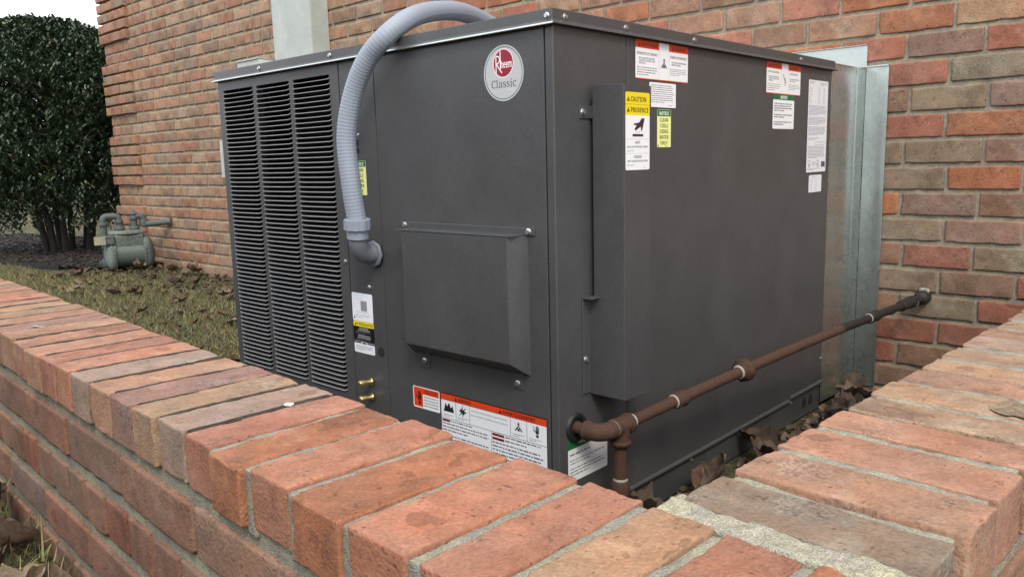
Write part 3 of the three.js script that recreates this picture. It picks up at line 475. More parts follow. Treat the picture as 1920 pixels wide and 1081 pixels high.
function shockHand(c, x, y, s, fg) { c.fillStyle = fg; c.strokeStyle = fg; c.lineCap = 'round'; c.fillRect(x - s * 0.05, y - s * 0.06, s * 0.34, s * 0.26); c.lineWidth = s * 0.075; [[-0.01, -0.4], [0.085, -0.48], [0.18, -0.45], [0.265, -0.34]].forEach(([dx, dy]) => { c.beginPath(); c.moveTo(x + dx * s, y + dy * s); c.lineTo(x + dx * s, y); c.stroke(); }); c.beginPath(); c.moveTo(x - s * 0.03, y + s * 0.1); c.lineTo(x - s * 0.17, y - s * 0.08); c.stroke(); c.fillRect(x + s * 0.0, y + s * 0.26, s * 0.26, s * 0.26); c.lineWidth = s * 0.05; c.beginPath(); c.moveTo(x - s * 0.36, y - s * 0.46); c.lineTo(x - s * 0.2, y - s * 0.22); c.lineTo(x - s * 0.3, y - s * 0.1); c.lineTo(x - s * 0.2, y + s * 0.03); c.stroke(); }
const INK = '#221f22', PAPER = '#e9ebee', RED = '#d8421c', GREEN = '#1d6b3c', YEL = '#e8d21e', CREAM = '#e9ec9c';
{
  const R = rng(31);
  // round badge
  sticker('badge', 'round silver maker badge with a red disc', 'front', -0.169, -0.071, 0.855, 0.953, (c, w, h) => {
    c.fillStyle = '#b6babb'; c.fillRect(0, 0, w, h); const u = w / 100;
    c.strokeStyle = '#3b3f42'; c.lineWidth = 1.3 * u; c.beginPath(); c.arc(50 * u, 50 * u, 46.3 * u, 0, 7); c.stroke();
    c.fillStyle = '#8d1730'; c.beginPath(); c.arc(50 * u, 32.5 * u, 25 * u, 0, 7); c.fill(); c.strokeStyle = '#eed9dc'; c.lineWidth = 1.8 * u; c.stroke();
    c.fillStyle = '#f0e2e4'; c.strokeStyle = '#f0e2e4'; c.lineWidth = 2.4 * u; c.lineCap = 'round'; // tall R whose bowl and leg frame the first h
    c.beginPath(); c.moveTo(32 * u, 48 * u); c.lineTo(32 * u, 20 * u); c.bezierCurveTo(43 * u, 15.5 * u, 45 * u, 31 * u, 33 * u, 33 * u); c.lineTo(46 * u, 49 * u); c.stroke();
    c.beginPath(); c.moveTo(43 * u, 11 * u); c.lineTo(43 * u, 41.5 * u); c.stroke();
    c.save(); c.translate(43 * u, 34.5 * u); c.font = F(19 * u, 'bold'); const m = c.measureText('heem').width; c.scale(29 * u / m, 1); c.textAlign = 'left'; c.fillText('heem', 0, 0); c.restore();
    c.fillStyle = '#33363a'; c.textAlign = 'center'; c.font = F(19 * u, 'normal', 'serif'); { const m2 = c.measureText('Classic').width; c.save(); c.translate(50 * u, 69 * u); c.scale(64 * u / m2, 1); c.fillText('Classic', 0, 0); c.restore(); }
    c.font = F(3 * u, 'normal'); c.fillText('®', 83 * u, 64 * u); c.fillStyle = '#cfd2d3'; c.font = F(4.6 * u, 'normal'); c.textAlign = 'right'; c.fillText('S E R I E S', 79 * u, 80 * u);
  }, 0.0006, 6500, (() => { const g = new THREE.CircleGeometry(0.049, 48); return g; })());

  const coWarn = (rot) => (c, w, h) => {
    c.fillStyle = PAPER; c.fillRect(0, 0, w, h); const lw = w * 0.43, mx = w * 0.43, mw = w * 0.19, rx = w * 0.62;
    c.fillStyle = RED; c.fillRect(0, 0, lw, h * 0.2); c.fillRect(rx, 0, w - rx, h * 0.2); c.fillRect(0, h * 0.975, w, h * 0.025);
    tri(c, w * 0.065, h * 0.11, h * 0.1, INK, RED); tri(c, rx + w * 0.075, h * 0.11, h * 0.1, INK, RED); c.fillStyle = INK;
    fit(c, 'AVERTISSEMENT', w * 0.095, h * 0.115, lw * 0.73, h * 0.115); fit(c, 'WARNING', rx + w * 0.11, h * 0.115, w * 0.21, h * 0.115);
    c.fillStyle = '#2f4048'; if (!rot) { fit(c, 'MONOXYDE DE CARBONE !', w * 0.03, h * 0.34, lw * 0.87, h * 0.095); fit(c, 'CARBON MONOXIDE !', rx + w * 0.02, h * 0.34, w * 0.34, h * 0.095); } else { fit(c, 'PIÈCES EN ROTATION', w * 0.05, h * 0.31, lw * 0.72, h * 0.075); fit(c, 'ROTATING PARTS', rx + w * 0.05, h * 0.31, w * 0.25, h * 0.075); }
    c.fillStyle = INK; const t = rot ? ['PEUT CAUSER DES BLESSURES', 'CORPORELLES GRAVES, VOIRE', 'MORTELLES.'] : ['PEUT CAUSER DES BLESSURES', 'CORPORELLES GRAVES, VOIRE', 'MORTELLES.'], t2 = ['CAN CAUSE SEVERE PERSONAL', 'INJURY OR DEATH.'];
    t.forEach((s, i) => fit(c, s, w * 0.06, h * (0.46 + i * 0.062), lw * 0.8, h * 0.055)); t2.forEach((s, i) => fit(c, s, rx + w * 0.05, h * (0.48 + i * 0.062), w * 0.3, h * 0.055));
    fine(c, w * 0.03, h * 0.67, lw * 0.88, h * 0.25, 4, '#77787d', R); fine(c, rx + w * 0.02, h * 0.64, w * 0.34, h * 0.2, 4, '#77787d', R);
    c.strokeStyle = '#8d8f94'; c.lineWidth = w * 0.003; for (const x of [mx, rx]) { c.beginPath(); c.moveTo(x, 0); c.lineTo(x, h); c.stroke(); }
    if (!rot) fallen(c, w * 0.525, h * 0.55, h * 0.3);
    else { c.strokeStyle = INK; c.fillStyle = INK; c.lineCap = 'round'; c.lineWidth = h * 0.035; c.beginPath(); c.moveTo(w * 0.48, h * 0.36); c.lineTo(w * 0.505, h * 0.5); c.lineTo(w * 0.545, h * 0.58); c.stroke(); c.lineWidth = h * 0.014; for (const [x, y, r] of [[0.535, 0.5, 0.045], [0.525, 0.66, 0.05], [0.55, 0.6, 0.035]]) { c.beginPath(); c.arc(w * x, h * y, h * r, 0, 7); c.stroke(); } }
  };
  sticker('warning_label', 'white and red carbon monoxide warning label', 'side', -0.252, -0.446, 0.899, 0.972, coWarn(false), 0.0005);
  sticker('warning_label', 'white and red rotating parts warning label', 'side', -0.815, -1.013, 0.896, 0.971, coWarn(true), 0.0005);
  sticker('fine_print_label', 'small white label of grey fine print', 'side', -0.300, -0.399, 0.847, 0.895, (c, w, h) => { c.fillStyle = PAPER; c.fillRect(0, 0, w, h); c.fillStyle = '#4a4b50'; fit(c, 'PROPOSITION 65 WARNING: THIS APPLIANCE', w * 0.05, h * 0.11, w * 0.88, h * 0.075); fine(c, w * 0.07, h * 0.16, w * 0.87, h * 0.68, 8, '#75767b', R); fine(c, w * 0.72, h * 0.88, w * 0.22, h * 0.07, 1, '#8a8b8f', R); }, 0.0007);
  const coils = (c, w, h) => { c.fillStyle = CREAM; c.fillRect(0, 0, w, h); c.fillStyle = GREEN; c.fillRect(w * 0.02, h * 0.008, w * 0.96, h * 0.17); c.fillStyle = '#f1f4ee'; fit(c, 'NOTICE', w * 0.5, h * 0.1, w * 0.84, h * 0.13, 'bold', 'center'); c.fillStyle = '#2b3124'; ['CLEAN', 'COILS', 'USING', 'WATER', 'ONLY'].forEach((s, i) => fit(c, s, w * 0.5, h * (0.275 + i * 0.152), w * 0.72, h * 0.135, 'bold', 'center')); fine(c, w * 0.55, h * 0.955, w * 0.4, h * 0.03, 1, '#4d5340', R); c.fillRect(w * 0.06, h * 0.93, w * 0.06, h * 0.05); };
  sticker('notice_label', 'pale yellow and green coil cleaning notice beside the heat shield', 'side', -0.329, -0.381, 0.768, 0.843, coils, 0.0005, 6000);
  sticker('notice_label', 'pale yellow and green coil cleaning notice half hidden by the hose', 'front', -0.590, -0.538, 0.682, 0.757, coils, 0.0002, 6000);
  sticker('notice_label', 'white notice label with a green header on the side panel', 'side', -0.855, -0.979, 0.811, 0.896, (c, w, h) => { c.fillStyle = PAPER; c.fillRect(0, 0, w, h); c.fillStyle = GREEN; c.fillRect(0, 0, w, h * 0.16); c.fillStyle = '#f1f4ee'; fit(c, 'NOTICE', w * 0.5, h * 0.085, w * 0.5, h * 0.13, 'bold', 'center'); fine(c, w * 0.06, h * 0.24, w * 0.86, h * 0.26, 4, '#6d6f76', R, 0.6); fine(c, w * 0.06, h * 0.56, w * 0.86, h * 0.13, 2, '#6d6f76', R, 0.6); fine(c, w * 0.06, h * 0.77, w * 0.86, h * 0.13, 2, '#6d6f76', R, 0.6); fine(c, w * 0.8, h * 0.95, w * 0.15, h * 0.03, 1, '#8a8b8f', R); }, 0.0003);
  sticker('rating_plate', 'tall white rating plate packed with fine print', 'side', -1.068, -1.200, 0.697, 0.942, (c, w, h) => {
    c.fillStyle = '#dfe1e6'; c.fillRect(0, 0, w, h); const g = '#6f7077';
    fine(c, w * 0.06, h * 0.015, w * 0.3, h * 0.03, 2, g, R); fine(c, w * 0.6, h * 0.02, w * 0.34, h * 0.035, 3, g, R);
    for (let i = 0; i < 9; i++) { fine(c, w * 0.05, h * (0.075 + i * 0.02), w * (0.1 + 0.25 * R()), h * 0.012, 1, g, R); fine(c, w * 0.5, h * (0.075 + i * 0.02), w * 0.18, h * 0.012, 1, g, R); fine(c, w * 0.75, h * (0.075 + i * 0.02), w * 0.18, h * 0.012, 1, g, R); }
    fine(c, w * 0.05, h * 0.27, w * 0.9, h * 0.11, 8, g, R); fine(c, w * 0.05, h * 0.395, w * 0.9, h * 0.09, 6, g, R); fine(c, w * 0.05, h * 0.5, w * 0.9, h * 0.1, 7, g, R); fine(c, w * 0.05, h * 0.62, w * 0.6, h * 0.03, 2, g, R); c.strokeStyle = g; c.lineWidth = w * 0.006; for (let i = 0; i < 3; i++) c.strokeRect(w * (0.42 + i * 0.17), h * 0.665, w * 0.12, h * 0.035);
    fine(c, w * 0.05, h * 0.71, w * 0.9, h * 0.14, 9, g, R);
    for (const x of [0.15, 0.58]) { c.lineWidth = w * 0.012; c.beginPath(); c.arc(w * x, h * 0.9, w * 0.055, 0, 7); c.stroke(); c.beginPath(); c.arc(w * x, h * 0.93, w * 0.035, 0, 7); c.stroke(); } fine(c, w * 0.3, h * 0.885, w * 0.2, h * 0.05, 4, g, R); fine(c, w * 0.05, h * 0.955, w * 0.6, h * 0.025, 2, g, R);
    c.fillStyle = '#55545c'; c.fillRect(w * 0.76, h * 0.885, w * 0.2, h * 0.06);
  }, 0.0003, 3200);
  sticker('rating_plate', 'small white serial label under the tall rating plate', 'side', -1.088, -1.175, 0.642, 0.689, (c, w, h) => { c.fillStyle = '#dfe1e8'; c.fillRect(0, 0, w, h); const g = '#7b7d86'; fine(c, w * 0.25, h * 0.07, w * 0.5, h * 0.07, 1, g, R); for (let i = 0; i < 8; i++) { fine(c, w * (0.12 + 0.1 * R()), h * (0.18 + i * 0.095), w * 0.22, h * 0.05, 1, g, R); fine(c, w * 0.5, h * (0.18 + i * 0.095), w * (0.15 + 0.25 * R()), h * 0.05, 1, g, R); } }, 0.0003, 3600);
  // hot surface label on the heat shield's outer face
  { const m = sticker('caution_label', 'tall white and yellow hot surface caution label on the heat shield', 'side', -0.104, -0.180, 0.727, 0.862, (c, w, h) => {
    c.fillStyle = PAPER; c.fillRect(0, 0, w, h); c.fillStyle = YEL; c.fillRect(0, 0, w, h * 0.295); c.fillStyle = '#a8991f'; c.fillRect(0, h * 0.152, w, h * 0.006);
    tri(c, w * 0.12, h * 0.085, h * 0.062, INK, YEL); tri(c, w * 0.12, h * 0.222, h * 0.062, INK, YEL); c.fillStyle = INK; fit(c, 'CAUTION', w * 0.21, h * 0.09, w * 0.66, h * 0.085); fit(c, 'PRUDENCE', w * 0.21, h * 0.226, w * 0.74, h * 0.085);
    c.strokeStyle = '#3c2a2c'; c.fillStyle = '#3c2a2c'; c.fillRect(w * 0.29, h * 0.535, w * 0.44, h * 0.032); c.beginPath(); c.moveTo(w * 0.66, h * 0.33); c.lineTo(w * 0.79, h * 0.33); c.lineTo(w * 0.72, h * 0.44); c.lineTo(w * 0.66, h * 0.51); c.lineTo(w * 0.62, h * 0.44); c.lineTo(w * 0.42, h * 0.49); c.lineTo(w * 0.36, h * 0.475); c.lineTo(w * 0.46, h * 0.42); c.lineTo(w * 0.33, h * 0.42); c.lineTo(w * 0.34, h * 0.4); c.lineTo(w * 0.56, h * 0.385); c.fill(); c.strokeStyle = '#9a8d8d'; c.lineWidth = w * 0.012; for (const x of [0.42, 0.49, 0.56]) { c.beginPath(); c.moveTo(w * x, h * 0.53); c.lineTo(w * (x + 0.02), h * 0.49); c.stroke(); }
    c.strokeStyle = '#96989d'; c.lineWidth = w * 0.006; for (const y of [0.6, 0.785]) { c.beginPath(); c.moveTo(w * 0.03, h * y); c.lineTo(w * 0.97, h * y); c.stroke(); }
    c.fillStyle = INK; fit(c, 'HOT!', w * 0.5, h * 0.645, w * 0.4, h * 0.05, 'bold', 'center'); fit(c, 'CAN CAUSE PERSONAL INJURY', w * 0.5, h * 0.7, w * 0.88, h * 0.034, 'bold', 'center'); fit(c, 'Do Not Touch', w * 0.06, h * 0.75, w * 0.3, h * 0.026, 'normal'); fit(c, 'CHAUD!', w * 0.5, h * 0.83, w * 0.4, h * 0.05, 'bold', 'center'); fit(c, 'PEUT CAUSER DES BLESSURES', w * 0.5, h * 0.885, w * 0.9, h * 0.034, 'bold', 'center'); fit(c, 'Ne pas toucher', w * 0.06, h * 0.935, w * 0.32, h * 0.026, 'normal'); fine(c, w * 0.7, h * 0.965, w * 0.25, h * 0.015, 1, '#8a8b8f', R);
  }, 0.0004, 5200); m.position.x = U.r + 0.0795; }
  // gas notice at the foot of the corner, slipped behind the pipe
  { const m = sticker('notice_label', 'white gas supply notice with a green header behind the pipe tee', 'side', -0.030, -0.153, 0.150, 0.242, (c, w, h) => { c.fillStyle = PAPER; c.fillRect(0, 0, w, h); c.fillStyle = GREEN; c.fillRect(0, 0, w, h * 0.3); c.fillStyle = '#eef2ea'; fit(c, 'NOTICE', w * 0.5, h * 0.17, w * 0.5, h * 0.2, 'bold', 'center'); fine(c, w * 0.05, h * 0.38, w * 0.9, h * 0.1, 1, '#77787e', R); fine(c, w * 0.05, h * 0.52, w * 0.9, h * 0.13, 2, '#77787e', R); fine(c, w * 0.05, h * 0.7, w * 0.9, h * 0.2, 3, '#77787e', R); }, 0.0006); m.rotation.z = 0; }
  // refrigerant labels on the service panel
  sticker('service_label', 'white diagram label with a grey square on the service panel', 'front', -0.617, -0.5405, 0.395, 0.4605, (c, w, h) => { c.fillStyle = '#e3e6ec'; c.fillRect(0, 0, w, h); const g = '#9a9ca4'; fine(c, w * 0.12, h * 0.06, w * 0.3, h * 0.04, 1, g, R); fine(c, w * 0.25, h * 0.2, w * 0.5, h * 0.035, 1, g, R); c.fillStyle = '#8e9096'; c.fillRect(w * 0.42, h * 0.27, w * 0.3, h * 0.36); c.fillStyle = '#73757b'; for (let i = 0; i < 9; i++) c.fillRect(w * 0.42, h * (0.28 + i * 0.04), w * 0.3, h * 0.008); c.fillRect(w * 0.2, h * 0.67, w * 0.58, h * 0.012); fine(c, w * 0.1, h * 0.74, w * 0.75, h * 0.16, 3, g, R); c.fillStyle = '#3f4045'; c.fillRect(w * 0.06, h * 0.85, w * 0.05, h * 0.08); }, 0.0001, 5000);
  sticker('caution_label', 'black, yellow and white high pressure refrigerant caution label', 'front', -0.6165, -0.5405, 0.3205, 0.3945, (c, w, h) => {
    c.fillStyle = '#dfe2e8'; c.fillRect(0, 0, w, h); c.fillStyle = '#141013'; c.fillRect(0, h * 0.14, w, h * 0.56); c.fillStyle = YEL; c.fillRect(0, 0, w, h * 0.165); tri(c, w * 0.1, h * 0.085, h * 0.1, INK, YEL); c.fillStyle = INK; fit(c, 'ATTENTION/CAUTION', w * 0.16, h * 0.09, w * 0.8, h * 0.115);
    c.fillStyle = '#c9c5ca'; fit(c, 'HIGH PRESSURE', w * 0.5, h * 0.22, w * 0.5, h * 0.06, 'bold', 'center'); fit(c, 'R-410A REFRIGERANT', w * 0.5, h * 0.285, w * 0.7, h * 0.06, 'bold', 'center'); fit(c, 'RÉFRIGÉRANT R-410A', w * 0.5, h * 0.455, w * 0.7, h * 0.06, 'bold', 'center'); fit(c, 'SOUS HAUTE PRESSION', w * 0.5, h * 0.52, w * 0.74, h * 0.06, 'bold', 'center'); fine(c, w * 0.08, h * 0.33, w * 0.84, h * 0.07, 2, '#77737a', R); fine(c, w * 0.08, h * 0.565, w * 0.84, h * 0.07, 2, '#77737a', R);
    c.fillStyle = '#cfd0d5'; c.fillRect(0, h * 0.645, w, h * 0.012); c.fillStyle = '#dfe2e8'; c.fillRect(w * 0.36, h * 0.645, w * 0.28, h * 0.1); c.fillStyle = INK; c.fillRect(w * 0.4, h * 0.66, w * 0.2, h * 0.05); fine(c, w * 0.08, h * 0.76, w * 0.84, h * 0.16, 4, '#6d6f76', R);
  }, 0.0001, 5000);
  // wide fire, shock and gas warning low on the front panel
  sticker('caution_label', 'small orange and white shock caution label low on the front panel', 'front', -0.4125, -0.3275, 0.2285, 0.2755, (c, w, h) => { c.fillStyle = PAPER; c.fillRect(0, 0, w, h); c.fillStyle = RED; c.fillRect(w * 0.03, h * 0.04, w * 0.34, h * 0.9); c.fillRect(w * 0.03, h * 0.04, w * 0.94, h * 0.29); shockHand(c, w * 0.2, h * 0.5, h * 0.62, '#3a1512'); c.fillStyle = '#3a1512'; fit(c, '¡ PRECAUCIÓN !', w * 0.4, h * 0.2, w * 0.54, h * 0.2); c.fillStyle = INK; ['Antes de dar servicio a la', 'máquina, desconecte. Todos', 'los circuitos de alimentación', 'deben ser desconectados.'].forEach((s, i) => fit(c, s, w * 0.41, h * (0.43 + i * 0.135), w * 0.54, h * 0.12)); }, 0.0003, 5600);
  sticker('warning_label', 'wide white warning label with an orange header and hazard pictograms', 'front', -0.325, -0.032, 0.130, 0.277, (c, w, h) => {
    c.fillStyle = '#2b1a18'; c.fillRect(0, 0, w, h); c.fillStyle = RED; c.fillRect(w * 0.006, h * 0.016, w * 0.988, h * 0.085); const x0 = w * 0.006, x1 = w * 0.994, top = h * 0.106, r1 = h * 0.37;
    c.fillStyle = '#e2e5ea'; c.fillRect(x0, top, x1 - x0, h * 0.885);
    c.fillStyle = '#2a0d0a'; tri(c, w * 0.16, h * 0.058, h * 0.055, '#2a0d0a', RED); c.fillStyle = '#2a0d0a'; fit(c, 'WARNING', w * 0.18, h * 0.062, w * 0.13, h * 0.075); tri(c, w * 0.59, h * 0.058, h * 0.055, '#2a0d0a', RED); c.fillStyle = '#2a0d0a'; fit(c, 'AVERTISSEMENT', w * 0.61, h * 0.062, w * 0.29, h * 0.075);
    c.strokeStyle = '#2b2b31'; c.lineWidth = h * 0.006; const line = (a, b, cc, d) => { c.beginPath(); c.moveTo(a, b); c.lineTo(cc, d); c.stroke(); };
    line(x0, r1, x1, r1); for (const f of [0.158, 0.296, 0.68, 0.825]) line(w * f, top, w * f, r1); line(w * 0.5, r1, w * 0.5, h);
    // flames
    c.fillStyle = '#1d1f2a'; c.beginPath(); c.moveTo(w * 0.03, h * 0.27); c.quadraticCurveTo(w * 0.045, h * 0.2, w * 0.05, h * 0.15); c.quadraticCurveTo(w * 0.065, h * 0.18, w * 0.07, h * 0.2); c.quadraticCurveTo(w * 0.075, h * 0.16, w * 0.09, h * 0.14); c.quadraticCurveTo(w * 0.1, h * 0.18, w * 0.105, h * 0.21); c.quadraticCurveTo(w * 0.12, h * 0.18, w * 0.125, h * 0.17); c.quadraticCurveTo(w * 0.13, h * 0.23, w * 0.14, h * 0.27); c.fill();
    // burst
    c.beginPath(); const bx = w * 0.225, by = h * 0.215; for (let i = 0; i < 16; i++) { const a = i / 16 * Math.PI * 2, r = (i % 2 ? 0.035 : 0.085) * h * (1 + 0.4 * Math.sin(i * 2.3)); i ? c.lineTo(bx + r * Math.cos(a), by + r * Math.sin(a)) : c.moveTo(bx + r, by); } c.fill();
    for (const x of [0.03, 0.175, 0.7, 0.845]) fine(c, w * x, h * 0.305, w * 0.11, h * 0.045, 2, '#6d6f7a', R);
    c.fillStyle = '#4d4f58'; fit(c, 'CAN CAUSE SEVERE PERSONAL INJURY OR DEATH.', w * 0.31, h * 0.165, w * 0.35, h * 0.032, 'normal'); fit(c, 'RISQUE D’ACCIDENTS CORPORELS GRAVES OU MORTELS.', w * 0.31, h * 0.225, w * 0.35, h * 0.032, 'normal');
    fallen(c, w * 0.752, h * 0.215, h * 0.14); shockHand(c, w * 0.905, h * 0.205, h * 0.15, '#1d1f2a');
    c.fillStyle = '#6f1a12'; c.fillRect(w * 0.015, h * 0.385, w * 0.08, h * 0.035); c.fillRect(w * 0.51, h * 0.385, w * 0.11, h * 0.035); c.fillRect(w * 0.51, h * 0.44, w * 0.11, h * 0.035);
    fine(c, w * 0.105, h * 0.38, w * 0.38, h * 0.045, 1, '#5a5c66', R); fine(c, w * 0.015, h * 0.43, w * 0.47, h * 0.14, 3, '#5a5c66', R); fine(c, w * 0.63, h * 0.38, w * 0.35, h * 0.1, 2, '#5a5c66', R); fine(c, w * 0.51, h * 0.49, w * 0.47, h * 0.3, 6, '#5a5c66', R); fine(c, w * 0.015, h * 0.6, w * 0.47, h * 0.3, 6, '#5a5c66', R);
  }, 0.0003, 3600);
}

// ---------------------------------------------------------------- return duct to the wall
{
  const d = thing('galvanized_duct', 'shiny galvanized sheet metal duct joining the grey unit to the brick wall', 'duct');
  const xr = -0.0065, g0 = WALLZ + 0.002;
  { const z0 = U.b - 0.003, z1 = g0 + 0.001, nz = 40, ny = 24, P = [], I = []; // sheet bowed slightly outward before the seam
    for (let i = 0; i <= nz; i++) for (let j = 0; j <= ny; j++) { const t = i / nz, z = z0 + (z1 - z0) * t, y = 0.012 + 0.9845 * j / ny; P.push(xr - 0.0012 + 0.0045 * Math.exp(-Math.pow((t - 0.52) / 0.20, 2)) * Math.min(1, (1 - j / ny) * 14) + 0.0008 * perlin.noise(y * 5, t * 3, 4), y, z); }
    for (let i = 0; i < nz; i++) for (let j = 0; j < ny; j++) { const a = i * (ny + 1) + j, b = a + 1, c = a + ny + 1, e = c + 1; I.push(a, c, b, b, c, e); }
    const g = new THREE.BufferGeometry(); g.setAttribute('position', new THREE.Float32BufferAttribute(P, 3)); g.setIndex(I); g.computeVertexNormals(); metricUV(g); const mt = M.galv.clone(); mt.side = THREE.DoubleSide; mesh('side_sheet', g, mt, d); }
  mesh('seam', box(xr - 0.0003, xr + 0.0026, 0.018, 0.992, -1.424, -1.419, 0.001), M.galv, d);
  mesh('top_sheet', box(-1.12, xr - 0.0013, 0.9953, 0.9967, g0 + 0.001, U.b - 0.0045, 0.0004), M.galv, d);
  mesh('left_sheet', box(-1.1214, -1.1202, 0.012, 0.9965, g0 + 0.001, U.b - 0.0045, 0.0004), M.galv, d);
  // flange lying on the bricks, slightly dished
  const fl = new THREE.PlaneGeometry(0.066, 0.985, 8, 30), p = fl.attributes.position; for (let i = 0; i < p.count; i++) { const x = p.getX(i), y = p.getY(i); p.setZ(i, 0.003 * Math.cos(x * 60) + 0.0012 * perlin.noise(x * 9, y * 7, 2) + (x > 0.03 ? 0.003 : 0)); }
  fl.computeVertexNormals(); fl.translate(xr + 0.033, 0.506, g0 + 0.004); metricUV(fl);
  const flm = M.galv.clone(); flm.side = THREE.DoubleSide;
  mesh('wall_flange', fl, flm, d);
  mesh('flange_edge', box(xr + 0.0645, xr + 0.0665, 0.014, 0.9985, g0 - 0.001, g0 + 0.009, 0.0008), M.galv, d);
  mesh('flange_lip', box(xr, xr + 0.0655, 0.9985, 1.0035, g0 - 0.001, g0 + 0.011, 0.001), M.galv, d);
  mesh('top_flange', box(-1.12, xr - 0.0005, 1.0012, 1.0655, g0 - 0.0006, g0 + 0.0012, 0.0005), M.galv, d);
  mesh('top_flange_lip', box(-1.12, xr - 0.0005, 1.0657, 1.0672, g0 - 0.001, g0 + 0.012, 0.0005), M.galv, d);
  mesh('end_lip', box(xr + 0.0002, xr + 0.0016, 0.885, 0.992, U.b - 0.0052, U.b + 0.002, 0.0004), M.galv, d);
}

// ---------------------------------------------------------------- flexible conduit
{
  const c = thing('flexible_conduit', 'light grey corrugated electrical conduit arching over the top of the unit', 'conduit');
  const base = [-0.520, 0.554, U.f];
  mesh('lock_nut', lathe([[0.0001, 0], [0.030, 0], [0.030, 0.007], [0.026, 0.010], [0.0001, 0.010]], base, [0, 0, 1], 8), M.fitting, c);
  mesh('elbow', bend([[-0.520, 0.554, 0.002], [-0.519, 0.556, 0.020], [-0.516, 0.565, 0.036], [-0.511, 0.582, 0.046], [-0.508, 0.600, 0.049]], 0.0205, 20, 20), M.fitting, c);
  mesh('sleeve', rod([-0.508, 0.594, 0.0485], [-0.506, 0.613, 0.0495], 0.0235, 0.0235, 28), M.conduit, c);
  { const g = new THREE.CylinderGeometry(0.0285, 0.0285, 0.021, 40, 1), p = g.attributes.position; for (let i = 0; i < p.count; i++) { const a = Math.atan2(p.getZ(i), p.getX(i)), r = Math.hypot(p.getX(i), p.getZ(i)); if (r > 0.01) { const k = 1 + 0.035 * Math.sign(Math.sin(a * 10)); p.setX(i, p.getX(i) * k); p.setZ(i, p.getZ(i) * k); } } g.computeVertexNormals(); g.rotateX(0.05); g.rotateZ(-0.08); g.translate(-0.505, 0.624, 0.050); mesh('compression_nut', g, M.conduit, c); }
  const pts = [[-0.505, 0.628, 0.0505], [-0.508, 0.703, 0.058], [-0.512, 0.81, 0.060], [-0.490, 0.898, 0.051], [-0.452, 0.960, 0.041], [-0.413, 0.999, 0.024], [-0.400, 1.033, -0.02], [-0.420, 1.061, -0.10], [-0.446, 1.078, -0.20], [-0.482, 1.081, -0.30], [-0.525, 1.071, -0.42], [-0.60, 1.044, -0.62], [-0.70, 1.026, -0.85], [-0.80, 1.026, -1.1], [-0.86, 1.015, -1.26], [-0.885, 0.93, -1.30]].map(V3);
  const cv = new THREE.CatmullRomCurve3(pts, false, 'centripetal'), len = cv.getLength(), seg = Math.round(len / 0.0016), rad = 22;
  const g = new THREE.TubeGeometry(cv, seg, 0.0205, rad, false), p = g.attributes.position;
  for (let i = 0; i <= seg; i++) { const ctr = cv.getPointAt(i / seg), k = 1 + 0.011 * Math.sin(i / seg * len / 0.0072 * Math.PI * 2); for (let j = 0; j <= rad; j++) { const q = i * (rad + 1) + j; p.setXYZ(q, ctr.x + (p.getX(q) - ctr.x) * k, ctr.y + (p.getY(q) - ctr.y) * k, ctr.z + (p.getZ(q) - ctr.z) * k); } }
  g.computeVertexNormals(); mesh('hose', g, M.conduit, c);
}

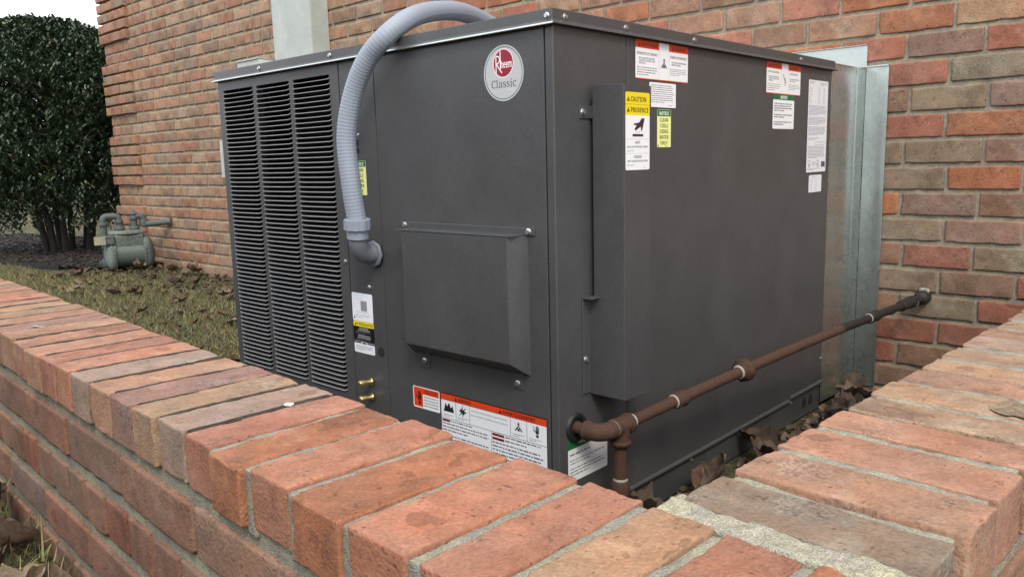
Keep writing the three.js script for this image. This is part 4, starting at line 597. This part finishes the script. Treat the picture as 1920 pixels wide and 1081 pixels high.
// ---------------------------------------------------------------- gas pipe
{
  const gp = thing('gas_pipe', 'rusty iron gas pipe with fittings running from the unit to the brick wall', 'pipe');
  const T = [0.062, 0.2575, -0.103], E = [0.190, 0.313, -1.500], at = (t) => T.map((v, i) => v + (E[i] - v) * t + (i === 1 ? 0.010 * Math.sin(Math.PI * Math.min(1, t * 1.05)) : 0));
  const dir = V3(E).sub(V3(T)).normalize().toArray();
  mesh('nipple', rod([-0.012, 0.254, -0.054], [0.026, 0.254, -0.054], 0.0118), M.rust, gp);
  mesh('elbow', bend([[0.020, 0.254, -0.054], [0.045, 0.2545, -0.055], [0.058, 0.256, -0.066], [0.061, 0.257, -0.088]], 0.0165, 20, 18), M.rust, gp);
  for (const [q, dd] of [[[0.018, 0.254, -0.054], [1, 0, 0]], [[0.061, 0.257, -0.082], [0, 0, -1]]]) mesh('collar', lathe([[0.012, 0], [0.0185, 0.0005], [0.0185, 0.008], [0.012, 0.0085]], q, dd, 22), M.rust, gp);
  mesh('thread_sealant', lathe([[0.0118, -0.001], [0.0134, 0.001], [0.0118, 0.0035]], [0.0145, 0.254, -0.054], [1, 0, 0], 20), M.tape, gp);
  const tee = mesh('tee', mergeGeometries([rod([0.061, 0.257, -0.084], [0.064, 0.2585, -0.124], 0.0172), rod([0.0622, 0.2575, -0.103], [0.0622, 0.222, -0.103], 0.0172), lathe([[0.012, 0], [0.0198, 0.0005], [0.0198, 0.009], [0.012, 0.0095]], [0.0638, 0.2585, -0.118], dir, 22), lathe([[0.012, 0], [0.0198, 0.0005], [0.0198, 0.009], [0.012, 0.0095]], [0.0622, 0.231, -0.103], [0, -1, 0], 22)].map((g) => g.toNonIndexed())), M.rust, gp);
  mesh('thread_sealant', lathe([[0.0118, 0], [0.0165, 0.0015], [0.0118, 0.004]], [0.061, 0.257, -0.083], [0, 0, 1], 20), M.tape, gp);
  mesh('drip_leg', rod([0.0622, 0.225, -0.103], [0.0622, 0.12, -0.103], 0.0125), M.rust, gp);
  mesh('thread_sealant', lathe([[0.0124, -0.002], [0.0143, 0], [0.0124, 0.004]], [0.0622, 0.153, -0.103], [0, 1, 0], 20), M.tape, gp);
  mesh('end_cap', lathe([[0.0001, -0.03], [0.014, -0.03], [0.0175, -0.024], [0.0175, 0], [0.0125, 0.0005]], [0.0622, 0.150, -0.103], [0, 1, 0], 22), M.rust, gp);
  const seg = (n, a, b, r, m) => { const pts = []; for (let i = 0; i <= 6; i++) pts.push(at(a + (b - a) * i / 6)); mesh(n, bend(pts, r, 18, 18), m, gp); };
  seg('pipe', 0.0, 0.125, 0.0118, M.rust); seg('pipe', 0.125, 0.30, 0.0118, M.rust); seg('pipe', 0.30, 0.62, 0.0118, M.rust); seg('pipe', 0.62, 0.985, 0.0112, M.blackIron);
  const ring = (n, t, prof, m, s = 22) => mesh(n, lathe(prof, at(t), dir, s), m, gp);
  ring('coupling', 0.118, [[0.0118, 0], [0.0165, 0.0005], [0.0172, 0.005], [0.0155, 0.008], [0.0155, 0.022], [0.0172, 0.025], [0.0165, 0.031], [0.0118, 0.0315]], M.rust);
  ring('thread_sealant', 0.1155, [[0.0119, -0.001], [0.0150, 0.001], [0.0119, 0.0035]], M.tape);
  ring('thread_sealant', 0.024, [[0.0119, -0.001], [0.0140, 0.001], [0.0119, 0.0035]], M.tape);
  ring('union_nut', 0.285, [[0.0119, 0], [0.017, 0.0005], [0.019, 0.008], [0.0255, 0.0085], [0.0255, 0.026], [0.019, 0.028], [0.0165, 0.036], [0.0119, 0.0365]], M.rust, 8);
  ring('thread_sealant', 0.2815, [[0.0119, -0.001], [0.0162, 0.001], [0.0119, 0.0045]], M.tape);
  ring('coupling', 0.735, [[0.0118, 0], [0.0158, 0.0005], [0.0162, 0.004], [0.015, 0.007], [0.015, 0.036], [0.0162, 0.039], [0.0158, 0.043], [0.0118, 0.0435]], M.blackIron);
  ring('thread_sealant', 0.732, [[0.0116, -0.001], [0.0137, 0.001], [0.0116, 0.0045]], M.tape);
  ring('coupling', 0.88, [[0.0118, 0], [0.0155, 0.0005], [0.0155, 0.055], [0.0175, 0.057], [0.0175, 0.083], [0.0118, 0.0835]], M.blackIron);
  ring('thread_sealant', 0.938, [[0.0156, -0.001], [0.0181, 0.001], [0.0156, 0.0045]], M.tape);
  mesh('wall_elbow', lathe([[0.0001, -0.02], [0.0185, -0.018], [0.0215, 0], [0.0205, 0.02], [0.0001, 0.022]], [E[0] - 0.002, E[1], E[2] + 0.018], dir, 20), M.blackIron, gp);
  mesh('wall_sealant', noisyBox(E[0] - 0.016, E[0] + 0.016, E[1] + 0.006, E[1] + 0.030, WALLZ - 0.004, WALLZ + 0.012, 10, 8, 6, 0.006, 0.004, 77), M.tape, gp);
}

// ---------------------------------------------------------------- things on the house wall
{
  const ch = thing('metal_chase', 'pale grey green rectangular metal chase standing against the brick wall', 'duct');
  const x0 = -3.137, x1 = -2.772, z0 = WALLZ + 0.001, z1 = -1.392;
  mesh('casing', box(x0, x1, 0.02, 3.6, z0, z1, 0.003), M.chase, ch);
  mesh('front_cover', box(x0 - 0.0015, x1 - 0.002, 0.02, 1.676, z1 + 0.0003, z1 + 0.003, 0.001), M.chase, ch);
  mesh('front_cover', box(x0 - 0.0015, x1 - 0.002, 1.684, 3.6, z1 + 0.0003, z1 + 0.003, 0.001), M.chase, ch);
  const bx = thing('disconnect_box', 'pale grey electrical disconnect box on the brick wall beside the metal chase', 'electrical box');
  const s = new THREE.Shape(); s.moveTo(0, 0.9); s.lineTo(0.30, 0.9); s.lineTo(0.30, 1.318); s.lineTo(0.262, 1.322); s.lineTo(0.235, 1.352); s.lineTo(0, 1.352); s.closePath();
  const g = new THREE.ExtrudeGeometry(s, { depth: 0.10, bevelEnabled: true, bevelSize: 0.002, bevelThickness: 0.002, bevelSegments: 2 }); g.translate(-3.56, 0, WALLZ + 0.003);
  mesh('case', metricUV(g), M.chase, bx); mesh('lid_rim', box(-3.568, -3.32, 1.3545, 1.362, WALLZ + 0.002, WALLZ + 0.112, 0.001), M.chase, bx);
  const ob = thing('outlet_box', 'narrow pale grey electrical box on the brick wall by the louvers', 'electrical box');
  mesh('case', box(-3.955, -3.83, 0.690, 0.916, WALLZ + 0.001, WALLZ + 0.042, 0.003), M.chase, ob); mesh('cover', box(-3.96, -3.825, 0.687, 0.919, WALLZ + 0.0422, WALLZ + 0.05, 0.002), M.chase, ob);
}

// ---------------------------------------------------------------- gas meter
{
  const m = thing('gas_meter', 'grey green gas meter with piped elbows standing by the house corner', 'gas meter', [-5.02, 0.035, -1.25], 1.25);
  const G = M.meter, Pp = M.meterPipe;
  const cover = (x, s) => { const g = new THREE.SphereGeometry(1, 26, 18); const p = g.attributes.position; for (let i = 0; i < p.count; i++) { const v = V3([p.getX(i), p.getY(i), p.getZ(i)]); const k = Math.pow(Math.pow(Math.abs(v.y), 3.2) + Math.pow(Math.abs(v.z), 3.2), -1 / 3.2) * Math.hypot(v.y, v.z) || 1; p.setXYZ(i, v.x * 0.05, v.y * 0.118 * Math.min(1.12, k), v.z * 0.098 * Math.min(1.12, k)); } g.computeVertexNormals(); g.translate(x, 0.128, 0); return g; };
  mesh('body', mergeGeometries([rod([-0.105, 0.125, 0], [0.105, 0.125, 0], 0.094, 0.094, 36), box(-0.10, 0.10, 0.125, 0.268, -0.075, 0.075, 0.02)].map((g) => { const q = g.index ? g.toNonIndexed() : g; return q; })), G, m);
  mesh('end_cover', cover(-0.115, -1), M.meterPale, m); mesh('end_cover', cover(0.115, 1), G, m);
  for (const x of [-0.098, 0.098]) { const s = new THREE.Shape(); s.absellipse(0, 0, 0.107, 0.128, 0, Math.PI * 2); const g = new THREE.ExtrudeGeometry(s, { depth: 0.014, bevelEnabled: true, bevelSize: 0.002, bevelThickness: 0.002, curveSegments: 30 }); g.rotateY(Math.PI / 2); g.translate(x - 0.007, 0.128, 0); const f = mesh('cover_flange', g, G, m);
    for (let i = 0; i < 8; i++) { const a = i / 8 * Math.PI * 2 + 0.3; mesh('bolt', lathe([[0.0001, 0.006], [0.007, 0.006], [0.007, 0]], [x + Math.sign(x) * 0.008, 0.128 + 0.117 * Math.sin(a), 0.097 * Math.cos(a)], [Math.sign(x), 0, 0], 6), M.meterPale, f); } }
  { const s = new THREE.Shape(); s.absellipse(0, 0, 0.125, 0.085, 0, Math.PI * 2); const g = new THREE.ExtrudeGeometry(s, { depth: 0.014, bevelEnabled: true, bevelSize: 0.004, bevelThickness: 0.004, curveSegments: 30 }); g.rotateX(-Math.PI / 2); g.translate(0, 0.27, 0); const top = mesh('top_plate', g, M.meterPale, m);
    for (let i = 0; i < 8; i++) { const a = i / 8 * Math.PI * 2; mesh('bolt', lathe([[0.0001, 0.012], [0.008, 0.012], [0.008, 0]], [0.112 * Math.cos(a), 0.262, 0.075 * Math.sin(a)], [0, 1, 0], 6), G, top); } }
  const idx = mesh('index_box', box(-0.215, -0.095, 0.200, 0.262, 0.02, 0.105, 0.006), Pp, m); mesh('dial_window', box(-0.222, -0.150, 0.203, 0.259, 0.1055, 0.109, 0.001), M.dial, idx);
  const fit2 = (pos, dir, r = 0.027, L = 0.026) => lathe([[0.019, 0], [r, 0.001], [r, L - 0.001], [0.019, L]], pos, dir, 18);
  mesh('inlet_pipe', mergeGeometries([rod([-0.150, 0.005, -0.03], [-0.150, 0.345, -0.03], 0.021), bend([[-0.150, 0.335, -0.03], [-0.150, 0.368, -0.03], [-0.138, 0.388, -0.03], [-0.110, 0.392, -0.03], [-0.085, 0.392, -0.03], [-0.058, 0.387, -0.03], [-0.048, 0.368, -0.03], [-0.048, 0.290, -0.03]], 0.023, 40, 14), fit2([-0.150, 0.325, -0.03], [0, 1, 0], 0.029), fit2([-0.048, 0.288, -0.03], [0, 1, 0], 0.034, 0.03), fit2([-0.048, 0.34, -0.03], [0, 1, 0], 0.028), fit2([-0.150, 0.16, -0.03], [0, 1, 0], 0.026)].map((g) => g.toNonIndexed())), Pp, m);
  const sh = mesh('shutoff_valve', mergeGeometries([fit2([-0.150, 0.04, -0.03], [0, 1, 0], 0.034, 0.05), rod([-0.185, 0.065, -0.03], [-0.150, 0.065, -0.03], 0.013), box(-0.2, -0.185, 0.05, 0.082, -0.038, -0.022, 0.002)].map((g) => (g.index ? g.toNonIndexed() : g))), Pp, m);
  mesh('outlet_pipe', mergeGeometries([rod([0.048, 0.285, -0.03], [0.048, 0.40, -0.03], 0.023), bend([[0.048, 0.385, -0.03], [0.075, 0.387, -0.03], [0.100, 0.382, -0.03], [0.112, 0.362, -0.03], [0.113, 0.325, -0.03]], 0.023, 24, 14), fit2([0.048, 0.285, -0.03], [0, 1, 0], 0.034, 0.03), fit2([0.048, 0.36, -0.03], [0, 1, 0], 0.029), lathe([[0.023, 0], [0.03, 0.002], [0.03, 0.012], [0.014, 0.014], [0.012, 0.032], [0.0001, 0.034]], [0.048, 0.398, -0.03], [0, 1, 0], 8), fit2([0.113, 0.31, -0.03], [0, 1, 0], 0.03, 0.05)].map((g) => g.toNonIndexed())), Pp, m);
  const inv = (wx, wy, wz) => { m.updateMatrixWorld(); return m.worldToLocal(V3([wx, wy, wz])).toArray(); };
  const w = inv(-4.85, 0.375, WALLZ + 0.002);
  mesh('wall_pipe', rod([0.112, 0.325, -0.03], w, 0.021), Pp, m);
  mesh('wall_collar', lathe([[0.021, -0.01], [0.027, -0.009], [0.027, 0.0], [0.021, 0.001]], w, [w[0] - 0.112, w[1] - 0.325, w[2] + 0.03], 18), Pp, m);
}

// ---------------------------------------------------------------- tall shrub
{
  const sh = thing('evergreen_shrub', 'tall dense dark green evergreen shrub at the corner of the house', 'shrub', [-6.86, 0.04, -1.45]);
  const R = rng(2024);
  for (let i = 0; i < 9; i++) {
    const a = i / 9 * 6.28 + R() * 0.5, r0 = 0.10 + R() * 0.16, r1 = 0.25 + R() * 0.35, h = 1.2 + R() * 0.6;
    const b = [Math.cos(a) * r0, -0.03, Math.sin(a) * r0], t = [Math.cos(a) * r1, h, Math.sin(a) * r1];
    const pts = [b, [b[0] * 1.25 + (R() - 0.5) * 0.05, 0.35, b[2] * 1.25], [(b[0] + t[0]) * 0.55 + (R() - 0.5) * 0.08, h * 0.6, (b[2] + t[2]) * 0.55], t];
    const g = bend(pts, 1, 14, 8), p = g.attributes.position, cv = new THREE.CatmullRomCurve3(pts.map(V3), false, 'centripetal');
    for (let k = 0; k <= 14; k++) { const c = cv.getPointAt(k / 14), rr = (0.034 - 0.008 * R()) * (1 - 0.75 * k / 14); for (let j = 0; j <= 8; j++) { const q = k * 9 + j; p.setXYZ(q, c.x + (p.getX(q) - c.x) * rr, c.y + (p.getY(q) - c.y) * rr, c.z + (p.getZ(q) - c.z) * rr); } }
    g.computeVertexNormals(); mesh('stem', g, M.bark, sh);
  }
  // leaves: sprays of folded oval leaves through the crown, thinner towards the ground
  const pos = [], nor = [], colr = [], idx = []; const X = new THREE.Vector3(), Y = new THREE.Vector3(), Z = new THREE.Vector3();
  const leaf = (c, dir, up, L, W, tone) => {
    X.copy(dir).normalize(); Y.copy(up).addScaledVector(X, -up.dot(X)).normalize(); Z.crossVectors(X, Y); const s = pos.length / 3;
    const P = (a, b, h) => { pos.push(c.x + X.x * a * L + Z.x * b * W + Y.x * h, c.y + X.y * a * L + Z.y * b * W + Y.y * h, c.z + X.z * a * L + Z.z * b * W + Y.z * h); colr.push(tone[0], tone[1], tone[2]); };
    P(0, 0, 0); P(0.35, 0.5, W * 0.16); P(0.35, -0.5, W * 0.16); P(0.4, 0, 0.002); P(0.75, 0.36, W * 0.1); P(0.75, -0.36, W * 0.1); P(1, 0, -L * 0.08);
    idx.push(s, s + 1, s + 3, s, s + 3, s + 2, s + 3, s + 1, s + 4, s + 3, s + 5, s + 2, s + 3, s + 4, s + 6, s + 3, s + 6, s + 5);
  };
  const radius = (y, a) => { const t = y / 1.94, base = 0.88 * Math.pow(Math.max(0, 1 - Math.pow(Math.max(0, (t - 0.5) / 0.52), 2.2)), 0.5) * (0.80 + 0.2 * Math.min(1, t * 3)); return base * (1 + 0.16 * perlin.noise(Math.cos(a) * 1.6 + 3, y * 1.7, Math.sin(a) * 1.6) + 0.13 * perlin.noise(Math.cos(a) * 5, y * 5, Math.sin(a) * 5 + 9)); };
  let n = 0; const c = new THREE.Vector3(), d = new THREE.Vector3(), up = new THREE.Vector3();
  while (n < 13500) {
    const y = 0.16 + R() * 1.8, a = R() * 6.283, rm = radius(y, a); if (rm < 0.03) continue;
    const f = R() < 0.05 ? 1 + R() * 0.10 : Math.pow(R(), 0.36), hole = perlin.noise(Math.cos(a) * 4 + 20, y * 4.5, Math.sin(a) * 4);
    if (y < 0.7 && R() < (0.7 - y) * 1.9 + (hole > 0.1 ? 0.25 : 0)) continue; if (hole > 0.42 && R() < 0.5) continue;
    const r = rm * f; c.set(Math.cos(a) * r, y, Math.sin(a) * r);
    d.set(Math.cos(a), 0.55 + R() * 0.7, Math.sin(a)).normalize(); d.x += (R() - 0.5) * 0.9; d.z += (R() - 0.5) * 0.9; d.normalize();
    const k = 6 + Math.floor(R() * 5), t0 = 0.55 + R() * 1.0, warm = R() < 0.10 ? 1.6 : 1;
    for (let i = 0; i < k; i++) {
      const q = c.clone().addScaledVector(d, (i / k - 0.5) * 0.11), ph = i * 2.4 + R(), s1 = new THREE.Vector3(Math.cos(ph), 0.15 + R() * 0.5, Math.sin(ph)).addScaledVector(d, 0.7);
      up.set((R() - 0.5) * 0.8, 1, (R() - 0.5) * 0.8); const tn = t0 * (0.8 + R() * 0.5);
      leaf(q, s1, up, 0.032 + R() * 0.024, 0.014 + R() * 0.009, [tn * warm, tn, tn * (0.85 + 0.3 * R())]);
    }
    n++;
  }
  const g = new THREE.BufferGeometry(); g.setAttribute('position', new THREE.Float32BufferAttribute(pos, 3)); g.setAttribute('color', new THREE.Float32BufferAttribute(colr, 3)); g.setIndex(idx); g.computeVertexNormals();
  mesh('foliage', g, M.shrubLeaf, sh, { kind: 'stuff' });
}
{ // black edging along the bed
  const e = thing('garden_edging', 'low black garden edging between the mulch and the lawn', 'edging');
  const strip = (pts) => { const cv = new THREE.CatmullRomCurve3(pts.map(([x, z]) => V3([x, 0, z]))), n = 50, P = [], I = []; for (let i = 0; i <= n; i++) { const q = cv.getPointAt(i / n), t = cv.getTangentAt(i / n), nx = -t.z * 0.006, nz = t.x * 0.006, y0 = groundY(q.x, q.z) - 0.02, y1 = groundY(q.x, q.z) + 0.035 + 0.006 * perlin.noise(q.x * 3, 2, q.z * 3); P.push(q.x - nx, y0, q.z - nz, q.x - nx, y1, q.z - nz, q.x + nx, y1, q.z + nz, q.x + nx, y0, q.z + nz); if (i) { const a = (i - 1) * 4, b = i * 4; for (let k = 0; k < 3; k++) I.push(a + k, a + k + 1, b + k, a + k + 1, b + k + 1, b + k); } } const g = new THREE.BufferGeometry(); g.setAttribute('position', new THREE.Float32BufferAttribute(P, 3)); g.setIndex(I); g.computeVertexNormals(); return g; };
  mesh('strip', strip([[-9.4, -0.73], [-7.2, -0.72], [-6.1, -0.78], [-5.5, -0.93]]), M.edging, e); mesh('strip', strip([[-9.4, -1.76], [-8.2, -2.0], [-7.2, -2.34], [-6.1, -2.24]]), M.edging, e);
}

// ---------------------------------------------------------------- grass and litter
function blades(name, label, count, seed, place, tones, hMin, hMax) {
  const P = [], N = [], I = []; for (let k = 0; k <= 3; k++) { const t = k / 3, w = 0.0017 * (1 - t * 0.9), b = 0.35 * t * t; P.push(-w, t, b, w, t, b); if (k) { const s = (k - 1) * 2; I.push(s, s + 1, s + 2, s + 1, s + 3, s + 2); } }
  const g = new THREE.BufferGeometry(); g.setAttribute('position', new THREE.Float32BufferAttribute(P, 3)); g.setIndex(I); g.computeVertexNormals();
  const R = rng(seed), im = new THREE.InstancedMesh(g, std(col(1, 1, 1), 0.75, { side: THREE.DoubleSide }), count), o = new THREE.Object3D();
  for (let i = 0; i < count; i++) { const [x, z] = place(R), h = hMin + (hMax - hMin) * Math.pow(R(), 1.6); o.position.set(x, groundY(x, z) - 0.003, z); o.rotation.set((R() - 0.5) * 1.7, R() * 6.283, (R() - 0.5) * 1.7, 'YXZ'); o.scale.set(0.8 + R(), h, h); o.updateMatrix(); im.setMatrixAt(i, o.matrix); const c = pick(R, tones), v = 0.7 + 0.6 * R(); im.setColorAt(i, col(c[0] * v, c[1] * v, c[2] * v)); }
  im.name = name; im.userData = { kind: 'stuff', label, category: 'grass' }; scene.add(im);
}
const dry = [[0.25, 0.20, 0.105], [0.19, 0.17, 0.07], [0.15, 0.16, 0.055], [0.10, 0.125, 0.04], [0.28, 0.23, 0.13], [0.12, 0.135, 0.045], [0.14, 0.10, 0.06]];
blades('lawn_grass', 'patchy tan and green grass between the low wall and the house', 42000, 61, (R) => { for (;;) { const x = -6.4 + R() * 5.2, z = -1.35 + R() * 1.75; if (lwLocal(x, z)[1] > -0.03) continue; if (z < -0.8 && x < -5.2) continue; if (z < -1.05 - 0.12 * perlin.noise(x * 3, 1, 2) && R() < 0.85) continue; return [x, z]; } }, dry, 0.02, 0.055);
blades('far_grass', 'sunlit dormant grass beyond the mulch bed', 26000, 67, (R) => { for (;;) { const x = -16 + R() * 8, z = -7 + R() * 7.5; if (z > -2 && z < -0.6 && x > -9.6) continue; return [x, z]; } }, dry, 0.03, 0.07);
blades('verge_grass', 'long tan and green grass along the foot of the low wall', 5200, 71, (R) => { for (;;) { const x = -2.2 + R() * 2.2, z = 0.6 + R() * 0.5; const l = lwLocal(x, z); if (l[1] < 0.215) continue; return [x, z]; } }, [[0.34, 0.28, 0.13], [0.24, 0.23, 0.09], [0.13, 0.18, 0.05], [0.10, 0.15, 0.04], [0.42, 0.35, 0.2]], 0.03, 0.085);

function leafGeo(seed, lobes, curl) {
  const R = rng(seed), nx = 18, ny = 6, P = [], UV = [], I = [], ph = R() * 6, tw = (R() - 0.5) * 2;
  for (let i = 0; i <= nx; i++) for (let j = 0; j <= ny; j++) {
    const t = i / nx, s = j / ny * 2 - 1; let w = 0.30 * Math.pow(Math.sin(Math.PI * Math.pow(t, 0.8) * 0.985 + 0.015), 0.75) + 0.006; w *= 1 + lobes * (0.30 * Math.asin(Math.sin(t * 14 + ph)) * 0.64 + 0.14 * Math.sin(t * 27 + ph * 2 + s * 2) + 0.08 * perlin.noise(t * 22, s * 3, ph)) * Math.min(1, t * 6, (1 - t) * 8);
    let x = t - 0.5, z = s * w, y = curl * (0.9 * Math.pow(Math.abs(s) * w / 0.3, 1.7) * 0.22 + 0.5 * (t - 0.5) * (t - 0.5)) + 0.075 * perlin.noise(t * 6 + ph, s * 3, ph) + 0.03 * perlin.noise(t * 15, s * 7, ph + 4) + tw * 0.14 * (t - 0.5) * s; y -= 0.02 * (1 - Math.abs(s));
    P.push(x, y, z); UV.push(t, s * 0.5);
  }
  for (let i = 0; i < nx; i++) for (let j = 0; j < ny; j++) { const a = i * (ny + 1) + j, b = a + 1, c = a + ny + 1, d = c + 1; I.push(a, b, c, b, d, c); }
  const g = new THREE.BufferGeometry(); g.setAttribute('position', new THREE.Float32BufferAttribute(P, 3)); g.setAttribute('uv', new THREE.Float32BufferAttribute(UV, 2)); g.setIndex(I); g.computeVertexNormals(); return g;
}
const leafGeos = []; for (let k = 0; k < 8; k++) leafGeos.push(leafGeo(900 + k * 13, k % 2 ? 0.75 : 0.25, 0.5 + (k % 4) * 0.55));
const leafMats = [[0.17, 0.12, 0.088], [0.12, 0.082, 0.06], [0.23, 0.175, 0.125], [0.085, 0.06, 0.048], [0.32, 0.25, 0.175], [0.18, 0.105, 0.07]].map((c) => std(col(...c), 0.85, { map: leafMap, side: THREE.DoubleSide }));
const leafTone = ['mid brown', 'dark brown', 'tan', 'blackish', 'pale tan', 'reddish brown'], leafForm = ['flat smooth-edged', 'shallow ragged', 'cupped smooth-edged', 'rolled ragged'];
const leafWords = (g, m, size) => `${size > 0.095 ? 'large' : 'small'} ${leafForm[g % 4]} ${leafTone[m % 6]} dead leaf`;
function deadLeaf(label, group, x, y, z, size, rot, gi, mi, sc = [1, 1, 1]) {
  const m = mesh(numbered('dead_leaf'), leafGeos[gi % 8], leafMats[mi % 6], scene, { pos: [x, y, z], rot }); m.rotation.order = 'YXZ'; m.scale.set(size * sc[0], size * sc[1], size * sc[2]); m.userData = { label: label[0] === '+' ? leafWords(gi, mi, size) + label.slice(1) : label, category: 'leaf' }; if (group) m.userData.group = group; return m;
}
{
  const R = rng(8123);
  // litter wedged between the unit and the low wall
  for (let i = 0; i < 74; i++) {
    const z = -0.20 - 1.26 * R(), x = 0.03 + 0.38 * R(), y = Math.max(0.008, groundY(x, z)) + 0.012 + 0.030 * R() * (x < 0.3 ? 1 : 0.6);
    deadLeaf('+ in the gap beside the unit', 'dead leaves in the gap beside the unit', x, y, z, 0.07 + 0.055 * R(), [(R() - 0.5) * 0.9, R() * 6.3, (R() - 0.5) * 0.9], i, pick(R, [0, 1, 3, 3, 1, 2, 5]));
  }
  deadLeaf('large crumpled brown leaf standing upright against the side of the unit', null, 0.10, 0.075, -0.415, 0.105, [0.25, 0.7, 1.15], 1, 0);
  // loose leaves on the lawn
  for (let i = 0; i < 46; i++) {
    let x, z; do { x = -5.4 + R() * 3.9; z = -1.42 + Math.pow(R(), 1.3) * 1.6; } while (lwLocal(x, z)[1] > -0.06 || (z < -1.1 && x < -4.9));
    deadLeaf('+ lying on the lawn', 'dry leaves on the lawn', x, groundY(x, z) + 0.026, z, 0.06 + 0.05 * R(), [(R() - 0.5) * 0.8, R() * 6.3, (R() - 0.5) * 0.8], i, pick(R, [0, 2, 4, 2, 1, 5]));
  }
  // drift against the outer foot of the low wall
  for (let i = 0; i < 16; i++) {
    const x = -0.98 + 0.56 * R(), z = 0.655 + 0.05 * (x + 1) + 0.035 + 0.13 * R();
    deadLeaf('+ at the foot of the low wall', 'curled leaves at the foot of the low wall', x, groundY(x, z) + 0.03 + 0.02 * R(), z, 0.085 + 0.05 * R(), [(R() - 0.5) * 1.1, R() * 6.3, (R() - 0.5) * 1.1], i, pick(R, [0, 2, 1, 4, 4, 2]));
  }
  deadLeaf('flat tan leaf lying on the coping bricks of the low wall', null, 0.716, 0.4522, 0.036, 0.066, [0.02, 0.5, 0.03], 3, 4, [1, 0.10, 1.5]);
  for (const [a, b, c, r, w] of [[[0.10, 0.03, -0.86], [0.20, 0.045, -0.80], [0.33, 0.03, -0.78], 0.004, 'thin dark twig lying across leaves beside the unit base'], [[0.12, 0.03, -1.22], [0.22, 0.04, -1.27], [0.34, 0.035, -1.25], 0.003, 'thin dark twig on leaves near the galvanized duct']]) { const t = mesh(numbered('twig'), bend([a, b, c], r, 12, 6), M.bark, scene); t.userData = { label: w, category: 'twig' }; }
  const litter = new THREE.InstancedMesh(leafGeos[2], std(col(0.16, 0.115, 0.08), 0.9, { side: THREE.DoubleSide, map: leafMap }), 900), o = new THREE.Object3D();
  for (let i = 0; i < 900; i++) { let x, z; if (i < 380) { x = -5.2 + R() * 4; z = -1.47 + Math.pow(R(), 1.6) * 0.75; } else if (i < 620) { do { x = -5.4 + R() * 4.1; z = -1.4 + R() * 1.7; } while (lwLocal(x, z)[1] > -0.03); } else { x = 0.02 + R() * 0.5; z = -0.1 - R() * 1.38; if (lwLocal(x, z)[0] > -0.02) x = 0.3; } o.position.set(x, groundY(x, z) + 0.012, z); o.rotation.set((R() - 0.5) * 1.2, R() * 6.3, (R() - 0.5) * 1.2); o.scale.setScalar(0.022 + 0.03 * R()); o.updateMatrix(); litter.setMatrixAt(i, o.matrix); const v = 0.5 + R() * 1.1; litter.setColorAt(i, col(v, v * 0.95, v * 0.9)); }
  litter.name = 'leaf_litter'; litter.userData = { kind: 'stuff', label: 'crumbled brown leaf litter on the soil along the walls', category: 'leaf litter' }; scene.add(litter);
  // pale chip on the coping and dried white streak further along
  const chip = noisyBox(-0.0065, 0.0065, 0, 0.0022, -0.0045, 0.0045, 10, 4, 8, 0.0008, 0.0016, 5); const cm = mesh('paint_chip', chip, M.white, scene, { pos: [0.0127, 0.4505, 0.551], rot: [0, 0.5, 0] }); cm.scale.setScalar(0.78); cm.userData = { label: 'tiny white chip lying on the coping bricks', category: 'chip' };
  const st = noisyBox(-0.02, 0.02, 0, 0.0014, -0.004, 0.004, 16, 4, 6, 0.0006, 0.0012, 9); const sm = mesh('dried_streak', st, M.tape, scene, { pos: [-0.84, 0.4505, 0.579], rot: [0, 0.3, 0] }); sm.userData = { label: 'dried cream streak on the coping bricks', category: 'stain' };
}

{ // unseen added hedge; it keeps the low sky off the wall's outer face
  const h = thing('added_hedge', 'unseen clipped hedge added to shade the outer face of the low wall', 'hedge', [-1.6, 0, 2.2]);
  mesh('blocking_core', noisyBox(-3.4, 2.2, 0.03, 1.25, -0.24, 0.24, 60, 14, 10, 0.08, 0.05, 4001), M.bark, h);
  const R = rng(77001), g = new THREE.PlaneGeometry(0.022, 0.05), im = new THREE.InstancedMesh(g, std(col(0.04, 0.065, 0.032), 0.5, { side: THREE.DoubleSide }), 16000), o = new THREE.Object3D();
  for (let i = 0; i < 16000; i++) { const f = R(); let x = -3.5 + R() * 5.8, y = 0.06 + R() * 1.26, z = 0.20 + R() * 0.10; if (f < 0.35) z = -z; else if (f < 0.6) { y = 1.22 + R() * 0.11; z = (R() - 0.5) * 0.56; } o.position.set(x, y + 0.03 * perlin.noise(x * 3, 1, z * 3), z + 0.04 * perlin.noise(x * 4, y * 4, 7)); o.rotation.set(R() * 6, R() * 6, R() * 6); o.updateMatrix(); im.setMatrixAt(i, o.matrix); const v = 0.7 + 0.7 * R(); im.setColorAt(i, col(v, v, v)); }
  im.name = 'foliage'; im.userData.kind = 'stuff'; h.add(im);
}
scene.traverse((o) => { if (o.isMesh) { o.castShadow = true; o.receiveShadow = true; } });
renderer.render(scene, camera);
